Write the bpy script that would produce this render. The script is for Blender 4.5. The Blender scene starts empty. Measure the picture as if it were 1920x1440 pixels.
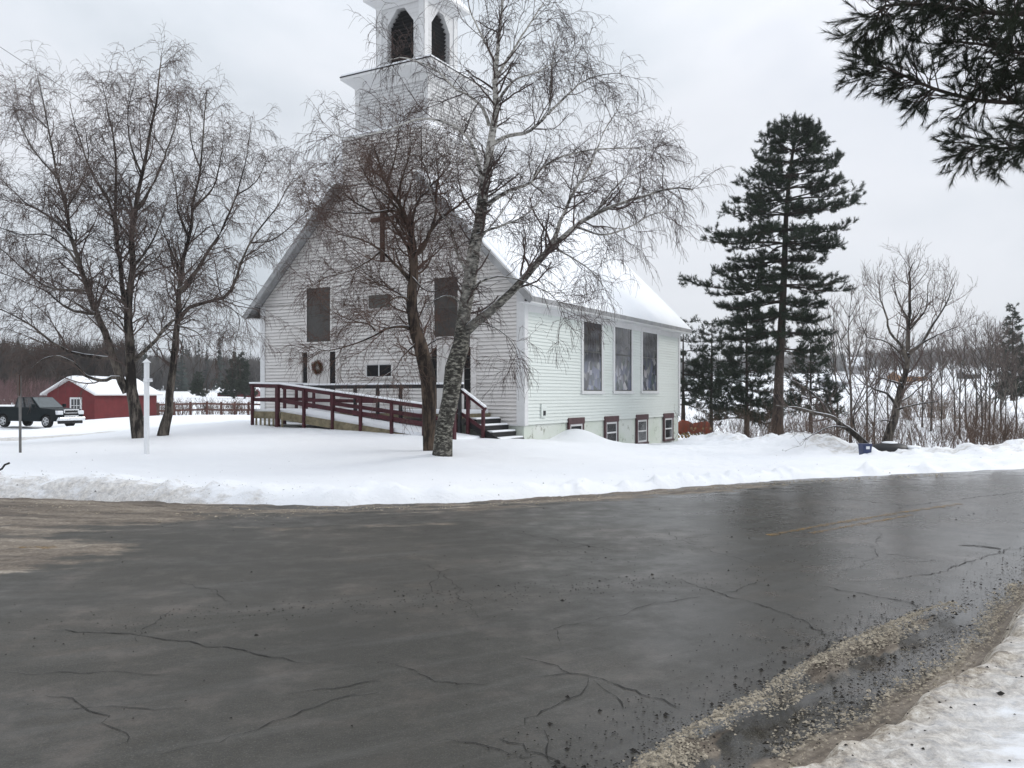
import bpy, bmesh, math, random
import numpy as np
from mathutils import Vector, Matrix
random.seed(7)
RNG = np.random.default_rng(11)
SC = bpy.context.scene
COL = SC.collection

# ------------------------------------------------------------------ camera, sky, sun
F = 1620.0; HC = 1.65; HY = 742.0           # focal length in photo pixels, eye height, horizon row
cam = bpy.data.objects.new("camera", bpy.data.cameras.new("camera"))
COL.objects.link(cam); SC.camera = cam
cam.location = (0, 0, HC); cam.rotation_euler = (math.radians(90), 0, 0)
cam.data.sensor_width = 36; cam.data.lens = 36 * F / 1920; cam.data.shift_y = 22 / 1920
cam.data.clip_start = 0.05; cam.data.clip_end = 5000

SUN_EL, SUN_AZ = math.radians(32), math.radians(70)      # azimuth clockwise from +Y
w = bpy.data.worlds.new("World"); SC.world = w; w.use_nodes = True
nt = w.node_tree; nt.nodes.clear()
out = nt.nodes.new("ShaderNodeOutputWorld")
sky = nt.nodes.new("ShaderNodeTexSky"); sky.sky_type = 'NISHITA'; sky.sun_disc = False
sky.sun_elevation = SUN_EL; sky.sun_rotation = SUN_AZ; sky.dust_density = 2
bg1 = nt.nodes.new("ShaderNodeBackground"); bg1.inputs[1].default_value = 0.10
nt.links.new(sky.outputs[0], bg1.inputs[0])
tc = nt.nodes.new("ShaderNodeTexCoord")
mp = nt.nodes.new("ShaderNodeMapping"); mp.inputs['Scale'].default_value = (1.0, 1.0, 2.2)
mp.inputs['Location'].default_value = (5.1, 0.3, 0.5)
nt.links.new(tc.outputs['Generated'], mp.inputs[0])
nz = nt.nodes.new("ShaderNodeTexNoise"); nz.inputs['Scale'].default_value = 1.9
nz.inputs['Detail'].default_value = 7; nz.inputs['Roughness'].default_value = 0.5; nz.inputs['Distortion'].default_value = 0.35
nt.links.new(mp.outputs[0], nz.inputs['Vector'])
cr = nt.nodes.new("ShaderNodeValToRGB")
cr.color_ramp.elements[0].position = 0.34; cr.color_ramp.elements[0].color = (0.53, 0.585, 0.64, 1)
cr.color_ramp.elements[1].position = 0.62; cr.color_ramp.elements[1].color = (0.81, 0.835, 0.89, 1)
e = cr.color_ramp.elements.new(0.48); e.color = (0.68, 0.725, 0.785, 1)
nt.links.new(nz.outputs['Fac'], cr.inputs[0])
bg2 = nt.nodes.new("ShaderNodeBackground"); bg2.inputs[1].default_value = 1.0
nt.links.new(cr.outputs[0], bg2.inputs[0])
# an overcast sky is brighter overhead than at the horizon
spz = nt.nodes.new("ShaderNodeSeparateXYZ"); nt.links.new(tc.outputs['Generated'], spz.inputs[0])
mr = nt.nodes.new("ShaderNodeMapRange"); mr.inputs[1].default_value = 0.30; mr.inputs[2].default_value = 0.95; mr.inputs[3].default_value = 1.0; mr.inputs[4].default_value = 1.75
nt.links.new(spz.outputs['Z'], mr.inputs[0]); nt.links.new(mr.outputs[0], bg2.inputs[1])
cr2 = nt.nodes.new("ShaderNodeValToRGB")                 # thin spots let a little blue through
cr2.color_ramp.elements[0].position = 0.60; cr2.color_ramp.elements[0].color = (0.97,) * 3 + (1,)
cr2.color_ramp.elements[1].position = 0.75; cr2.color_ramp.elements[1].color = (0.75,) * 3 + (1,)
nt.links.new(nz.outputs['Fac'], cr2.inputs[0])
mx = nt.nodes.new("ShaderNodeMixShader")
nt.links.new(cr2.outputs[0], mx.inputs[0]); nt.links.new(bg1.outputs[0], mx.inputs[1]); nt.links.new(bg2.outputs[0], mx.inputs[2])
nt.links.new(mx.outputs[0], out.inputs[0])

sl = bpy.data.lights.new("sun", 'SUN'); sl.energy = 1.3; sl.angle = math.radians(25); sl.color = (1, 0.97, 0.93)
so = bpy.data.objects.new("sun", sl); COL.objects.link(so)
sd = Vector((math.sin(SUN_AZ) * math.cos(SUN_EL), math.cos(SUN_AZ) * math.cos(SUN_EL), math.sin(SUN_EL)))
so.rotation_euler = sd.to_track_quat('Z', 'Y').to_euler()
SC.view_settings.view_transform = 'Standard'; SC.view_settings.look = 'None'
SC.view_settings.exposure = 0.16; SC.view_settings.gamma = 1
SC.cycles.max_bounces = 6; SC.cycles.diffuse_bounces = 3; SC.cycles.glossy_bounces = 3
SC.cycles.use_denoising = True

# ------------------------------------------------------------------ helpers
def tag(o, label=None, cat=None, group=None, kind=None):
    if label: o["label"] = label
    if cat: o["category"] = cat
    if group: o["group"] = group
    if kind: o["kind"] = kind
    return o
def empty(name, loc, rz=0.0, label=None, cat=None, group=None):
    o = bpy.data.objects.new(name, None); COL.objects.link(o)
    o.location = loc; o.rotation_euler = (0, 0, rz); o.empty_display_size = 0.2
    return tag(o, label, cat, group)
def copy_tree(o, parent=None):
    c = o.copy(); COL.objects.link(c)
    if parent is not None: c.parent = parent
    for ch in list(o.children): copy_tree(ch, c)
    return c
def at(px, py, Y):                              # world point seen at a photo pixel at depth Y
    return Vector(((px - 960) * Y / F, Y, HC + (HY - py) * Y / F))

class MB:
    def __init__(s): s.v = []; s.f = []; s.m = []; s.sm = []
    def add(s, vs, fs, mi=0, smooth=False):
        o = len(s.v); s.v += [tuple(v) for v in vs]
        for f in fs: s.f.append(tuple(i + o for i in f)); s.m.append(mi); s.sm.append(smooth)
        return s
    def box(s, a, b, mi=0, mat=None):
        (x0, y0, z0), (x1, y1, z1) = a, b
        vs = [(x0,y0,z0),(x1,y0,z0),(x1,y1,z0),(x0,y1,z0),(x0,y0,z1),(x1,y0,z1),(x1,y1,z1),(x0,y1,z1)]
        if mat is not None: vs = [mat @ Vector(v) for v in vs]
        return s.add(vs, [(0,3,2,1),(4,5,6,7),(0,1,5,4),(1,2,6,5),(2,3,7,6),(3,0,4,7)], mi)
    def beam(s, p, q, w_, h_, mi=0, up=(0,0,1)):    # box of section w_ x h_ from p to q
        p = Vector(p); q = Vector(q); d = (q - p).normalized()
        sx = d.cross(Vector(up))
        if sx.length < 1e-4: sx = d.cross(Vector((1, 0, 0)))
        sx.normalize(); uz = sx.cross(d).normalized()
        vs = []
        for c in (p, q):
            for a, b in ((-1,-1),(1,-1),(1,1),(-1,1)): vs.append(c + sx * (a * w_ / 2) + uz * (b * h_ / 2))
        return s.add(vs, [(3,2,1,0),(4,5,6,7),(0,1,5,4),(1,2,6,5),(2,3,7,6),(3,0,4,7)], mi)
    def prism(s, poly, axis, a, b, mi=0):           # polygon (2D, ccw) extruded along an axis
        n = len(poly); vs = []
        for t in (a, b):
            for (u, v_) in poly:
                vs.append({'x': (t, u, v_), 'y': (u, t, v_), 'z': (u, v_, t)}[axis])
        fs = [tuple(range(n))[::-1], tuple(range(n, 2 * n))] + [(i, (i + 1) % n, n + (i + 1) % n, n + i) for i in range(n)]
        return s.add(vs, fs, mi)
    def tube(s, pts, rad, sides=8, mi=0, cap=True):
        pts = [Vector(p) for p in pts]; n = len(pts); o = []
        if not hasattr(rad, '__len__'): rad = [rad] * n
        for i, p in enumerate(pts):
            d = (pts[min(i + 1, n - 1)] - pts[max(i - 1, 0)]).normalized()
            a = d.cross(Vector((0.31, 0.2, 0.93)) if abs(d.z) < 0.9 else Vector((1, 0.1, 0))).normalized(); b = d.cross(a)
            for k in range(sides):
                t = 2 * math.pi * k / sides
                o.append(p + (a * math.cos(t) + b * math.sin(t)) * rad[i])
        fs = [(i * sides + k, i * sides + (k + 1) % sides, (i + 1) * sides + (k + 1) % sides, (i + 1) * sides + k) for i in range(n - 1) for k in range(sides)]
        if cap: fs += [tuple(range(sides))[::-1], tuple((n - 1) * sides + k for k in range(sides))]
        return s.add(o, fs, mi, True)
    def build(s, name, mats, parent=None, bevel=0.0, fix=True):
        me = bpy.data.meshes.new(name); me.from_pydata(s.v, [], s.f)
        if not isinstance(mats, (list, tuple)): mats = [mats]
        for m_ in mats: me.materials.append(m_)
        me.polygons.foreach_set('material_index', s.m); me.polygons.foreach_set('use_smooth', s.sm)
        if fix:
            bm = bmesh.new(); bm.from_mesh(me); bmesh.ops.recalc_face_normals(bm, faces=bm.faces); bm.to_mesh(me); bm.free()
        me.update()
        o = bpy.data.objects.new(name, me); COL.objects.link(o)
        if parent is not None: o.parent = parent
        if bevel:
            md = o.modifiers.new('bevel', 'BEVEL'); md.width = bevel; md.segments = 2; md.limit_method = 'ANGLE'
        return o

def np_mesh(name, V, Fc, mat, parent=None, smooth=True, attrs=None):
    """V (n,3), Fc (m,k) with k = 3 or 4"""
    me = bpy.data.meshes.new(name); n, k = Fc.shape
    me.vertices.add(len(V)); me.vertices.foreach_set('co', np.ascontiguousarray(V, dtype=np.float32).ravel())
    me.loops.add(n * k); me.loops.foreach_set('vertex_index', np.ascontiguousarray(Fc, dtype=np.int32).ravel())
    me.polygons.add(n); me.polygons.foreach_set('loop_start', np.arange(0, n * k, k, dtype=np.int32))
    me.polygons.foreach_set('loop_total', np.full(n, k, dtype=np.int32))
    me.polygons.foreach_set('use_smooth', np.full(n, smooth, dtype=bool))
    for an, av in (attrs or {}).items():
        if av.ndim == 1:
            me.attributes.new(an, 'FLOAT', 'POINT').data.foreach_set('value', av.astype(np.float32))
        else:
            me.attributes.new(an, 'FLOAT_VECTOR', 'POINT').data.foreach_set('vector', av.astype(np.float32).ravel())
    me.update(calc_edges=True); me.validate()
    for m_ in (mat if isinstance(mat, list) else [mat]): me.materials.append(m_)
    o = bpy.data.objects.new(name, me); COL.objects.link(o)
    if parent is not None: o.parent = parent
    return o

# value noise in numpy
_T = np.random.default_rng(3).random((256, 256))
def vnoise(x, y):
    xi = np.floor(x).astype(int); yi = np.floor(y).astype(int); fx = x - xi; fy = y - yi
    fx = fx * fx * (3 - 2 * fx); fy = fy * fy * (3 - 2 * fy)
    g = lambda a, b: _T[a & 255, b & 255]
    return (g(xi, yi) * (1 - fx) + g(xi + 1, yi) * fx) * (1 - fy) + (g(xi, yi + 1) * (1 - fx) + g(xi + 1, yi + 1) * fx) * fy
def fbm(x, y, o=4):
    x = np.asarray(x, float); y = np.asarray(y, float); s = 0; a = 0.5
    for i in range(o): s = s + a * (vnoise(x * 2 ** i + 17 * i, y * 2 ** i + 31 * i) - 0.5); a *= 0.5
    return s
def sstep(a, b, x): t = np.clip((x - a) / (b - a), 0, 1); return t * t * (3 - 2 * t)

# ------------------------------------------------------------------ materials
class NB:
    def __init__(s, name, rough=0.7, col=(0.5, 0.5, 0.5), spec=0.3):
        s.m = bpy.data.materials.new(name); s.m.use_nodes = True; s.t = s.m.node_tree
        s.b = s.t.nodes['Principled BSDF']; s.b.inputs['Roughness'].default_value = rough
        s.b.inputs['Base Color'].default_value = (*col, 1); s.b.inputs['Specular IOR Level'].default_value = spec
        s._tc = None
    def n(s, typ, **kw):
        nd = s.t.nodes.new(typ)
        for k, v in kw.items():
            if hasattr(nd, k): setattr(nd, k, v)
        return nd
    def l(s, a, b): s.t.links.new(a, b)
    def co(s, scale=(1, 1, 1), attr=None):
        mpn = s.n('ShaderNodeMapping'); mpn.inputs['Scale'].default_value = scale
        if attr: src = s.n('ShaderNodeAttribute', attribute_name=attr).outputs['Vector']
        else:
            if not s._tc: s._tc = s.n('ShaderNodeTexCoord')
            src = s._tc.outputs['Object']
        s.l(src, mpn.inputs[0]); return mpn.outputs[0]
    def noise(s, scale, detail=5, rough=0.6, vec=None, dist=0):
        nd = s.n('ShaderNodeTexNoise'); nd.inputs['Scale'].default_value = scale; nd.inputs['Detail'].default_value = detail
        nd.inputs['Roughness'].default_value = rough; nd.inputs['Distortion'].default_value = dist
        s.l(vec if vec is not None else s.co(), nd.inputs['Vector']); return nd.outputs['Fac']
    def ramp(s, fac, stops):
        nd = s.n('ShaderNodeValToRGB'); cr_ = nd.color_ramp
        while len(cr_.elements) < len(stops): cr_.elements.new(0.5)
        for e_, (p, c) in zip(cr_.elements, stops):
            e_.position = p; e_.color = (c, c, c, 1) if not hasattr(c, '__len__') else (*c, 1)
        s.l(fac, nd.inputs[0]); return nd.outputs[0]
    def mix(s, fac, a, b):
        nd = s.n('ShaderNodeMix', data_type='RGBA')
        for sock, v in ((nd.inputs[0], fac), (nd.inputs[6], a), (nd.inputs[7], b)):
            if hasattr(v, 'is_linked'): s.l(v, sock)
            elif hasattr(v, '__len__'): sock.default_value = (*v, 1)
            else: sock.default_value = v
        return nd.outputs[2]
    def math(s, op, a, b=0.0, clamp=False):
        nd = s.n('ShaderNodeMath', operation=op, use_clamp=clamp)
        for sock, v in ((nd.inputs[0], a), (nd.inputs[1], b)):
            if hasattr(v, 'is_linked'): s.l(v, sock)
            else: sock.default_value = v
        return nd.outputs[0]
    def attr(s, name): return s.n('ShaderNodeAttribute', attribute_name=name).outputs['Fac']
    def color(s, c): s.l(c, s.b.inputs['Base Color']); return s
    def rough(s, c): s.l(c, s.b.inputs['Roughness']); return s
    def bump(s, h, strength=0.3, dist=0.02):
        nd = s.n('ShaderNodeBump'); nd.inputs['Strength'].default_value = strength; nd.inputs['Distance'].default_value = dist
        s.l(h, nd.inputs['Height']); s.l(nd.outputs[0], s.b.inputs['Normal']); return s
    def snowtop(s, col_in, lo=0.55, hi=0.8, nscale=3.0, thr=(0.36, 0.47)):    # snow lying on faces that look up
        ge = s.n('ShaderNodeNewGeometry'); sp = s.n('ShaderNodeSeparateXYZ'); s.l(ge.outputs['Normal'], sp.inputs[0])
        up = s.ramp(sp.outputs['Z'], [(lo, 0.0), (hi, 1.0)])
        nn = s.ramp(s.noise(nscale, 3), [(thr[0], 0.0), (thr[1], 1.0)])
        return s.mix(s.math('MULTIPLY', up, nn), col_in, (0.82, 0.84, 0.87))

def plain(name, col, rough=0.6, spec=0.3, var=0.25, nscale=4.0):
    b = NB(name, rough, col, spec)
    f_ = b.noise(nscale, 6, 0.65)
    lo = tuple(c * (1 - var) for c in col); hi = tuple(min(1, c * (1 + var)) for c in col)
    b.color(b.ramp(f_, [(0.3, lo), (0.7, hi)])); return b.m

M = {}
# clapboard paint, weathered front and cleaner side
def paint(name, base, dirt, amt, streak=(0.25, 0.25, 9.0), lo=0.45, hi=0.75):
    b = NB(name, 0.55, base, 0.3)
    big = b.noise(0.55, 5, 0.6)
    st = b.noise(1.0, 6, 0.7, b.co(streak))
    f_ = b.math('MULTIPLY', b.ramp(big, [(0.3, 0.3), (0.7, 1.0)]), b.ramp(st, [(lo, 0.0), (hi, 1.0)]))
    fine = b.ramp(b.noise(14, 4, 0.7), [(0.35, 0.93), (0.65, 1.0)])
    c = b.mix(b.math('MULTIPLY', f_, amt), base, dirt)
    mul = b.n('ShaderNodeMix', data_type='RGBA', blend_type='MULTIPLY'); mul.inputs[0].default_value = 1
    b.l(c, mul.inputs[6]); b.l(fine, mul.inputs[7]); b.color(mul.outputs[2])
    b.bump(st, 0.15, 0.01); return b.m
M['front'] = paint('weathered clapboard paint', (0.78, 0.755, 0.73), (0.30, 0.27, 0.25), 0.62, (0.3, 0.3, 14.0), 0.42, 0.72)
M['side'] = paint('pale clapboard paint', (0.71, 0.75, 0.715), (0.50, 0.52, 0.48), 0.5)
M['trim'] = paint('white trim paint', (0.70, 0.70, 0.70), (0.42, 0.42, 0.40), 0.5, (1, 1, 1.5))
M['towerp'] = paint('tower paint', (0.62, 0.62, 0.62), (0.34, 0.33, 0.32), 0.6)
M['found'] = None
b = NB('parged foundation', 0.85, (0.6, 0.65, 0.5))
spots = b.ramp(b.noise(2.6, 7, 0.8), [(0.57, 0.0), (0.62, 1.0)])
tone = b.ramp(b.noise(0.7, 4), [(0.35, (0.56, 0.61, 0.53)), (0.65, (0.66, 0.68, 0.64))])
b.color(b.mix(b.math('MULTIPLY', spots, 0.7), tone, (0.20, 0.21, 0.15))); M['found'] = b.m
b = NB('snow', 0.55, (0.84, 0.86, 0.89), 0.25)
d1 = b.noise(6, 8, 0.7); b.color(b.ramp(b.noise(0.9, 5), [(0.3, (0.86, 0.88, 0.91)), (0.7, (0.91, 0.92, 0.94))]))
b.bump(d1, 0.35, 0.05); M['snow'] = b.m
M['red'] = plain('dark red stain', (0.06, 0.013, 0.018), 0.6, 0.3, 0.45, 6)
M['redwall'] = plain('barn red paint', (0.13, 0.018, 0.02), 0.65, 0.25, 0.2, 2)
M['dark'] = plain('dark grey paint', (0.02, 0.02, 0.022), 0.5)
M['black'] = plain('black', (0.008, 0.008, 0.009), 0.6)
M['wood'] = plain('weathered lumber', (0.20, 0.17, 0.11), 0.8, 0.2, 0.5, 5)
M['crosswood'] = plain('brown wood', (0.055, 0.03, 0.022), 0.7, 0.2, 0.35)
M['signb'] = plain('grey sign paint', (0.075, 0.075, 0.068), 0.5, 0.3, 0.25, 9)
M['lapedge'] = plain('dark lap edge', (0.36, 0.345, 0.33), 0.8, 0.1, 0.5, 3)  # lower edge of each front board, darker than its face
M['rakegrey'] = plain('grey rake board', (0.30, 0.30, 0.30), 0.7, 0.2, 0.3, 2)  # one plain grey for the roof slab and the rake boards
M['maroon'] = plain('maroon trim', (0.085, 0.045, 0.048), 0.6, 0.3, 0.3)
M['door'] = plain('door paint', (0.62, 0.60, 0.58), 0.45, 0.4, 0.08)
b = NB('window glass', 0.06, (0.02, 0.022, 0.025), 0.6); b.bump(b.noise(3, 2), 0.04, 0.02)
b.color(b.ramp(b.noise(1.7, 3), [(0.35, (0.010, 0.011, 0.013)), (0.7, (0.05, 0.055, 0.06))])); M['glass'] = b.m
b = NB('stained glass behind plastic', 0.13, (0.1, 0.1, 0.1), 0.5)
vo = b.n('ShaderNodeTexVoronoi'); vo.inputs['Scale'].default_value = 4.2; b.l(b.co((1.0, 1.0, 0.75)), vo.inputs['Vector'])
sp = b.n('ShaderNodeSeparateColor'); b.l(vo.outputs['Color'], sp.inputs[0])
pal = b.ramp(sp.outputs[0], [(0.0, (0.035, 0.05, 0.045)), (0.3, (0.16, 0.18, 0.27)), (0.5, (0.05, 0.05, 0.055)), (0.7, (0.42, 0.42, 0.48)), (0.85, (0.05, 0.09, 0.07)), (1.0, (0.55, 0.53, 0.54))])
tcx = b.n('ShaderNodeTexCoord'); sz = b.n('ShaderNodeSeparateXYZ'); b.l(tcx.outputs['Object'], sz.inputs[0])
low = b.ramp(b.math('MULTIPLY', b.math('ADD', sz.outputs['Z'], 0.3), 0.25), [(0.62, 1.0), (0.98, 0.15)])
wv = b.n('ShaderNodeTexWave'); wv.inputs['Scale'].default_value = 3.0; wv.inputs['Distortion'].default_value = 1.5; wv.bands_direction = 'DIAGONAL'
b.l(b.co((1, 1, 0.02)), wv.inputs['Vector'])
base = b.mix(b.math('MULTIPLY', wv.outputs['Fac'], 0.35), (0.045, 0.043, 0.042), (0.11, 0.105, 0.10))
b.color(b.mix(b.math('MULTIPLY', low, 0.8), base, pal)); M['stained'] = b.m
def bark(name, pale, darkc, white=0.5, snow=True, stretch=(6, 6, 1.2), dark_base=False):
    b = NB(name, 0.85, pale, 0.15)
    n1 = b.noise(1.6, 7, 0.7, b.co(stretch)); n2 = b.noise(0.8, 4)
    f_ = b.ramp(b.math('ADD', b.math('MULTIPLY', n1, 0.6), b.math('MULTIPLY', n2, 0.5)), [(white - 0.05, 0.0), (white + 0.06, 1.0)])
    c = b.mix(f_, darkc, pale)
    if dark_base:                              # old birches carry rough dark bark on the lower trunk
        t_ = b.n('ShaderNodeTexCoord'); sz_ = b.n('ShaderNodeSeparateXYZ'); b.l(t_.outputs['Object'], sz_.inputs[0])
        f2 = b.ramp(b.math('ADD', b.math('MULTIPLY', sz_.outputs['Z'], 0.12), b.math('MULTIPLY', n2, 0.5)), [(0.62, 1.0), (1.12, 0.0)])
        old = b.mix(b.ramp(n1, [(0.49, 0.0), (0.63, 1.0)]), (0.022, 0.020, 0.016), (0.25, 0.24, 0.20))
        c = b.mix(b.math('MULTIPLY', f2, 0.92), c, old)
    if snow: c = b.snowtop(c)
    b.color(c); b.bump(n1, 0.6, 0.02); return b.m
M['birch'] = bark('birch bark', (0.50, 0.48, 0.44), (0.03, 0.027, 0.024), 0.52, True, (5, 5, 11), True)
M['darkbark'] = bark('dark bark', (0.15, 0.13, 0.11), (0.022, 0.019, 0.017), 0.56)
M['brownbark'] = bark('brown bark', (0.11, 0.08, 0.06), (0.022, 0.017, 0.014), 0.55)
M['twig'] = plain('twig bark', (0.075, 0.055, 0.05), 0.85, 0.1, 0.4, 2)
M['twigred'] = plain('reddish twig bark', (0.105, 0.066, 0.052), 0.85, 0.1, 0.4, 1.2)
M['twiggrey'] = plain('grey twig bark', (0.115, 0.088, 0.078), 0.85, 0.1, 0.35, 1.2)
M['brush'] = plain('brush stems', (0.105, 0.072, 0.055), 0.9, 0.1, 0.5, 0.7)
b = NB('pine needles', 0.6, (0.03, 0.05, 0.03), 0.2)
b.color(b.ramp(b.noise(1.3, 4), [(0.3, (0.014, 0.022, 0.014)), (0.55, (0.026, 0.040, 0.024)), (0.75, (0.05, 0.062, 0.035))])); M['needle'] = b.m
b = NB('near pine needles', 0.6, (0.03, 0.05, 0.03), 0.15)
b.color(b.ramp(b.noise(3, 4), [(0.3, (0.012, 0.017, 0.010)), (0.7, (0.028, 0.036, 0.020))])); M['nearneedle'] = b.m
M['pinebark'] = bark('pine bark', (0.06, 0.047, 0.04), (0.025, 0.02, 0.018), 0.52, False)
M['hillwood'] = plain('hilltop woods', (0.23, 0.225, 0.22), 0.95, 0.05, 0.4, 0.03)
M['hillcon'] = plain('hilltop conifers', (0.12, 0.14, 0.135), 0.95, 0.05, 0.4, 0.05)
M['darkglass'] = plain('dark side light glass', (0.012, 0.012, 0.013), 0.3, 0.12, 0.2)
M['farwood'] = plain('far bare woods', (0.085, 0.078, 0.072), 0.95, 0.05, 0.5, 0.03)
M['farcon'] = plain('far conifers', (0.035, 0.048, 0.042), 0.95, 0.05, 0.4, 0.05)
M['steel'] = plain('galvanised post', (0.13, 0.125, 0.12), 0.5, 0.4, 0.3)
M['wire'] = plain('wire', (0.02, 0.02, 0.02), 0.6)
M['whitepaint'] = plain('white post paint', (0.74, 0.75, 0.76), 0.5, 0.3, 0.06)
M['tyre'] = plain('tyre rubber', (0.012, 0.012, 0.012), 0.85)
M['rim'] = plain('alloy rim', (0.45, 0.46, 0.47), 0.35, 0.6, 0.2)
M['chrome'] = NB('chrome', 0.22, (0.7, 0.72, 0.74)).m; M['chrome'].node_tree.nodes['Principled BSDF'].inputs['Metallic'].default_value = 0.9
b = NB('dark green car paint', 0.42, (0.008, 0.016, 0.02), 0.06)
b.color(b.ramp(b.noise(1.5, 5, 0.7), [(0.35, (0.003, 0.007, 0.009)), (0.8, (0.010, 0.015, 0.017))])); M['carpaint'] = b.m
M['lamp'] = plain('headlight lens', (0.6, 0.62, 0.65), 0.1, 0.7, 0.1)
M['fence'] = plain('fence wood', (0.11, 0.06, 0.05), 0.85, 0.1, 0.4)
M['tan'] = plain('log house', (0.36, 0.19, 0.09), 0.8, 0.1, 0.3, 1)
M['greyhouse'] = plain('grey house', (0.32, 0.32, 0.33), 0.8, 0.1, 0.15, 1)
M['rust'] = plain('rust red cover', (0.24, 0.055, 0.03), 0.7, 0.2, 0.35, 3)
M['logends'] = plain('split logs', (0.42, 0.30, 0.15), 0.85, 0.1, 0.45, 9)
M['blue'] = plain('blue plastic', (0.022, 0.035, 0.10), 0.4, 0.4, 0.2)
M['pebble'] = plain('grit', (0.03, 0.027, 0.024), 0.9, 0.2, 0.5, 40)
M['leafred'] = plain('wreath berries', (0.20, 0.03, 0.025), 0.6, 0.2, 0.4, 30)
M['leafgreen'] = plain('wreath greens', (0.09, 0.075, 0.04), 0.8, 0.1, 0.5, 30)

# ------------------------------------------------------------------ ground: terrain and road
FARX = np.array([-120, -40, -20, -8, -5.3, -2.8, -0.5, 2.16, 5.6, 11.3, 20, 40, 120.])
FARY = np.array([30, 15.6, 14.4, 13.6, 13.0, 12.6, 13.1, 14.6, 16.7, 19.1, 23.5, 33, 75.])
NEARX = np.array([-120, -40, -15, -3, 0.0, 1.23, 1.81, 2.4, 3.2, 4.04, 6, 9, 15, 30, 120.])
NEARY = np.array([-40, -14, -4, 1.1, 3.05, 4.0, 4.48, 5.02, 5.99, 7.0, 9.2, 11.7, 15.5, 24, 70.])
def yfar(x): return np.interp(x, FARX, FARY) + 0.16 * fbm(np.asarray(x) * 0.8, np.zeros_like(x) + 5.5, 4)
def ynear(x): return np.interp(x, NEARX, NEARY) + 0.40 * fbm(np.asarray(x) * 2.2, np.zeros_like(x) + 9.5, 5)

def gp(px, py, Y): v = at(px, py, Y); return (v.x, v.y, v.z)
CTRL = [gp(827, 851, 20), gp(275, 850, 20), gp(37, 847, 21), gp(266, 821, 25), gp(304, 816, 25.5),
        (-8.9, 29.6, 0.66), (-6.3, 28.2, 0.60), (-2.6, 26, 0.46), (-4.0, 29, 0.5), (0.397, 28, 0.26), (-2.0, 29.4, 0.35), (-9.8, 33.8, 0.7), (-13, 36, 0.55),
        (2.6, 31.9, 0.08), (3.9, 34.2, -0.24), (8.0, 41.4, -0.5), (6, 38, -0.45), gp(1300, 870, 21.5), gp(1600, 870, 21.5),
        gp(1450, 852, 26), gp(1290, 835, 33), gp(1750, 866, 22), gp(1145, 840, 27), gp(1000, 870, 19.5), gp(600, 870, 19.6), gp(450, 830, 22.5),
        (-14, 13.6 + 2.5, 0.22), (-8, 16, 0.2), (-2.8, 15, 0.14), (2, 16.5, 0.05), (8, 20, -0.02), (14, 21.5, 0.05), (20, 25, 0.0), (40, 36, -0.2),
        (-26.4, 48, -0.17), (-30, 62, -0.2), (-20, 36, -0.13), (-14, 30, 0.2), (-34, 68, -0.1), (-24, 60, 0.35), (-38, 45, -0.1), (-16, 50, 0.45),
        (-43, 120, 1.35), (-71, 120, 1.2), (-60, 200, 2.2), (-110, 160, 2.4), (-20, 100, 0.9), (-100, 60, 0.0), (-120, 250, 4), (-40, 300, 3.5),
        (5, 70, -0.8), (16, 45, -1.2), (22, 45, -1.3), (30, 55, -1.5), (30, 80, -1.0), (0, 150, 0.8), (50, 120, 0.5), (59, 150, 1.9), (60, 90, -0.8),
        (111, 300, 9.0), (165, 300, 9.8), (30, 300, 5.5), (200, 420, 18), (330, 420, 21), (60, 420, 12), (-80, 420, 8), (250, 200, 7), (120, 120, 1.5), (160, 60, -0.5), (60, 45, -0.8),
        (-300, 400, 14), (-700, 700, 40), (0, 800, 26), (700, 700, 60), (-400, 60, 3), (700, 200, 25),
        (0, 0, 0.06), (6, 2, 0.2), (4, 5, 0.16), (10, 9, 0.25), (20, 12, 0.3), (-10, -6, 0.1), (60, -60, 0.5), (-60, -60, 0.2), (-700, -60, 2), (700, -60, 5)]
CT = np.array(CTRL)
_D = np.linalg.norm(CT[:, None, :2] - CT[None, :, :2], axis=2)
_A = np.block([[_D, np.ones((len(CT), 1))], [np.ones((1, len(CT))), np.zeros((1, 1))]])
_W = np.linalg.solve(_A - np.diag([0.0] * len(CT) + [0.0]), np.concatenate([CT[:, 2], [0]]))
BANK = [gp(1318, 828, 35), (gp(1345, 819, 33.5)), gp(1385, 824, 31.5), gp(1425, 829, 30), gp(1455, 824, 29), gp(1505, 820, 28.5), gp(1542, 823, 27.5),
        gp(1556, 838, 27), gp(1600, 848, 26.5), gp(1660, 851, 26), gp(1720, 847, 25.5), gp(1780, 850, 25), gp(1850, 842, 24.5), gp(1920, 837, 24.5), gp(2010, 832, 25), gp(2250, 826, 28)]
BK = np.array(BANK)
def seg_dist(x, y, P):
    best = np.full(x.shape, 1e9); hz = np.zeros(x.shape)
    for a, b_ in zip(P[:-1], P[1:]):
        d = b_[:2] - a[:2]; L2 = (d ** 2).sum()
        t = np.clip(((x - a[0]) * d[0] + (y - a[1]) * d[1]) / L2, 0, 1)
        q = np.hypot(x - a[0] - t * d[0], y - a[1] - t * d[1]); m_ = q < best
        best = np.where(m_, q, best); hz = np.where(m_, a[2] + t * (b_[2] - a[2]), hz)
    return best, hz
RIDGE = np.array([gp(1180, 1500, 3.5), gp(1255, 1440, 3.85), gp(1450, 1322, 4.62), gp(1600, 1228, 5.5), gp(1690, 1190, 6.0), gp(1790, 1150, 6.55)])
SIDEROAD = np.array([(-40, 38.5, 0), (-24, 35.6, 0), (-17.5, 33.8, 0)])
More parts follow.
